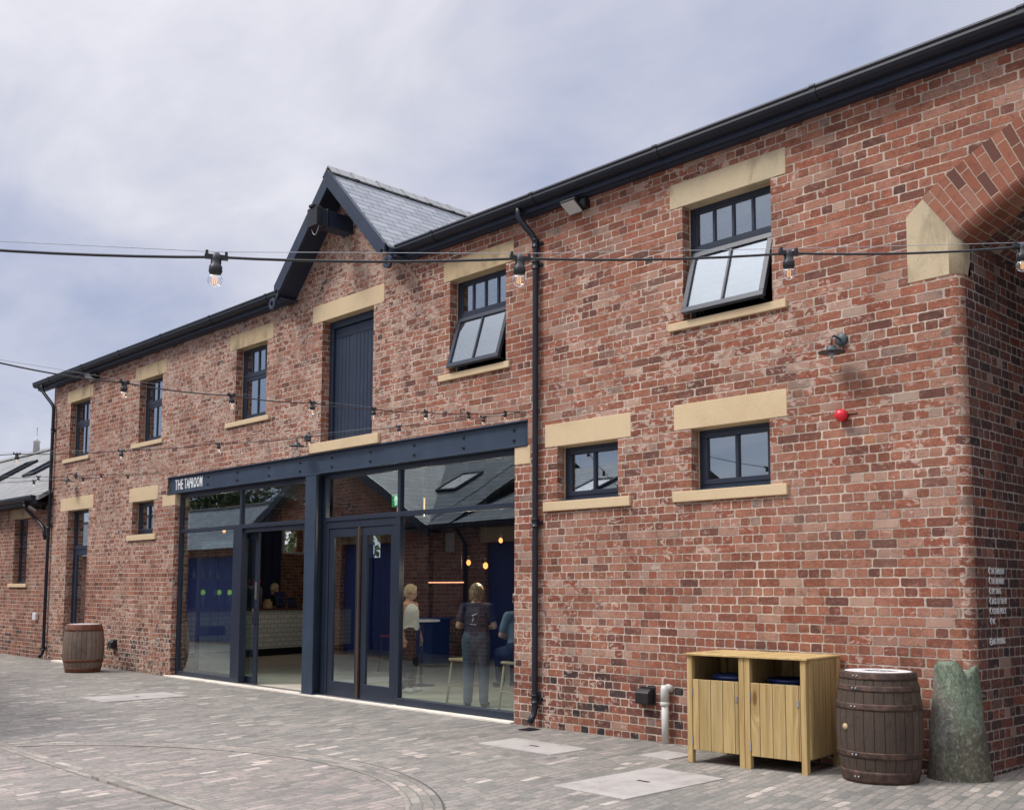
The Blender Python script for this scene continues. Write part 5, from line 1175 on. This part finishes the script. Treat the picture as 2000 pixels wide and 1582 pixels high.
FB2 = empty('far_slate_building', (-34, -5.6, 0)); tag(FB2, 'low building with slate roof and wide blue doors left of the reflected gable', 'building')
b = MB(); b.prism([[(-46, -.3), (-24.81, -.3), (-24.81, 2.65), (-46, 2.65)], [(-29.2, .02), (-25.4, .02), (-25.4, 2.45), (-29.2, 2.45)]], -5.95, -5.65); b.build('wall', 'brick_opposite', FB2)
for xa in (-29.18, -27.28): b = MB(); b.box(xa, xa+1.86, -5.82, -5.76, .03, 2.43); b.build('door', 'door_blue', FB2)
b = MB(); b.poly([(-46, -5.4, 2.65), (-24.9, -5.4, 2.65), (-24.9, -8.4, 4.2), (-46, -8.4, 4.2)], [(0, 0), (21, 0), (21, 3.6), (0, 3.6)]); b.poly([(-46, -11.4, 2.65), (-24.9, -11.4, 2.65), (-24.9, -8.4, 4.2), (-46, -8.4, 4.2)]); b.build('roof', 'slate_opposite', FB2)
b = MB(); b.box(-46, -24.9, -8.47, -8.33, 4.18, 4.27); b.build('ridge_tile', 'slate_pale', FB2)
BW = empty('wheeled_bin', (-16.7, -4.9, 0)); tag(BW, 'bright blue wheeled bin in the yard reflected in the shop glass', 'bin')
b = MB(); b.prism([[(-16.94, .06), (-16.46, .06), (-16.42, .92), (-16.98, .92)]], -5.15, -4.65); b.build('bin_body', 'blue_plastic', BW, bevel=.02); b = MB(); b.box(-17.0, -16.40, -5.20, -4.62, .925, .98); b.build('lid', 'blue_plastic', BW, bevel=.02)
for y_ in (-5.18, -4.64): b = MB(); b.lathe([(.0, -.02), (.09, -.02), (.09, .02), (0, .02)], (0, 0, 0), 14, False, Matrix.Translation((-16.9, y_, .09)) @ Matrix.Rotation(R(90), 4, 'X')); b.build('wheel', 'black_plastic', BW)

def tree(x, y, h, r, seed, label, nl=5200):
    rnd = random.Random(seed); root = empty('tree', (x, y, 0)); tag(root, label, 'tree', 'trees beyond the yard roofs')
    b = MB(); b.tube([(x, y, -.1), (x+.1, y, h*.25), (x-.1, y+.1, h*.5), (x, y, h*.8)], [.32, .25, .17, .05], 9)
    for i in range(9):
        a = rnd.random()*6.28; z0 = h*(.3+.05*i); L = r*(.9-.05*i); b.tube([(x, y, z0), (x+L*.5*math.cos(a), y+L*.5*math.sin(a), z0+L*.35), (x+L*math.cos(a), y+L*math.sin(a), z0+L*.6)], [.11, .07, .02], 6)
    b.build('trunk', 'dark_wood', root)
    b = MB(); cl = [(x+rnd.gauss(0, r*.42), y+rnd.gauss(0, r*.42), h*.62+rnd.gauss(0, h*.15), r*rnd.uniform(.25, .5)) for _ in range(26)]
    for i in range(nl):
        cx, cy_, cz, cr_ = rnd.choice(cl); d = Vector((rnd.gauss(0, 1), rnd.gauss(0, 1), rnd.gauss(0, 1))).normalized()*cr_*rnd.uniform(.55, 1.05)
        c = Vector((cx, cy_, cz))+d; u = Vector((rnd.gauss(0, 1), rnd.gauss(0, 1), rnd.gauss(0, 1))).normalized(); w = u.orthogonal().normalized(); s_ = rnd.uniform(.09, .2); b.poly([c-u*s_, c+w*s_*.6, c+u*s_, c-w*s_*.6])
    b.build('crown', 'leaves', root)
tree(-44, -15, 8.5, 3.2, 1, 'broad leafy tree behind the reflected slate roof, farthest from the gable'); tree(-37, -16, 8.0, 3.0, 2, 'leafy tree behind the reflected slate roof close to the gable'); tree(-30, -16.5, 8.8, 3.2, 3, 'leafy tree directly behind the reflected gable roof')
tree(-36, 14, 7.5, 3.2, 4, 'leafy tree behind the low brick wing seen through the bar window', 3500)
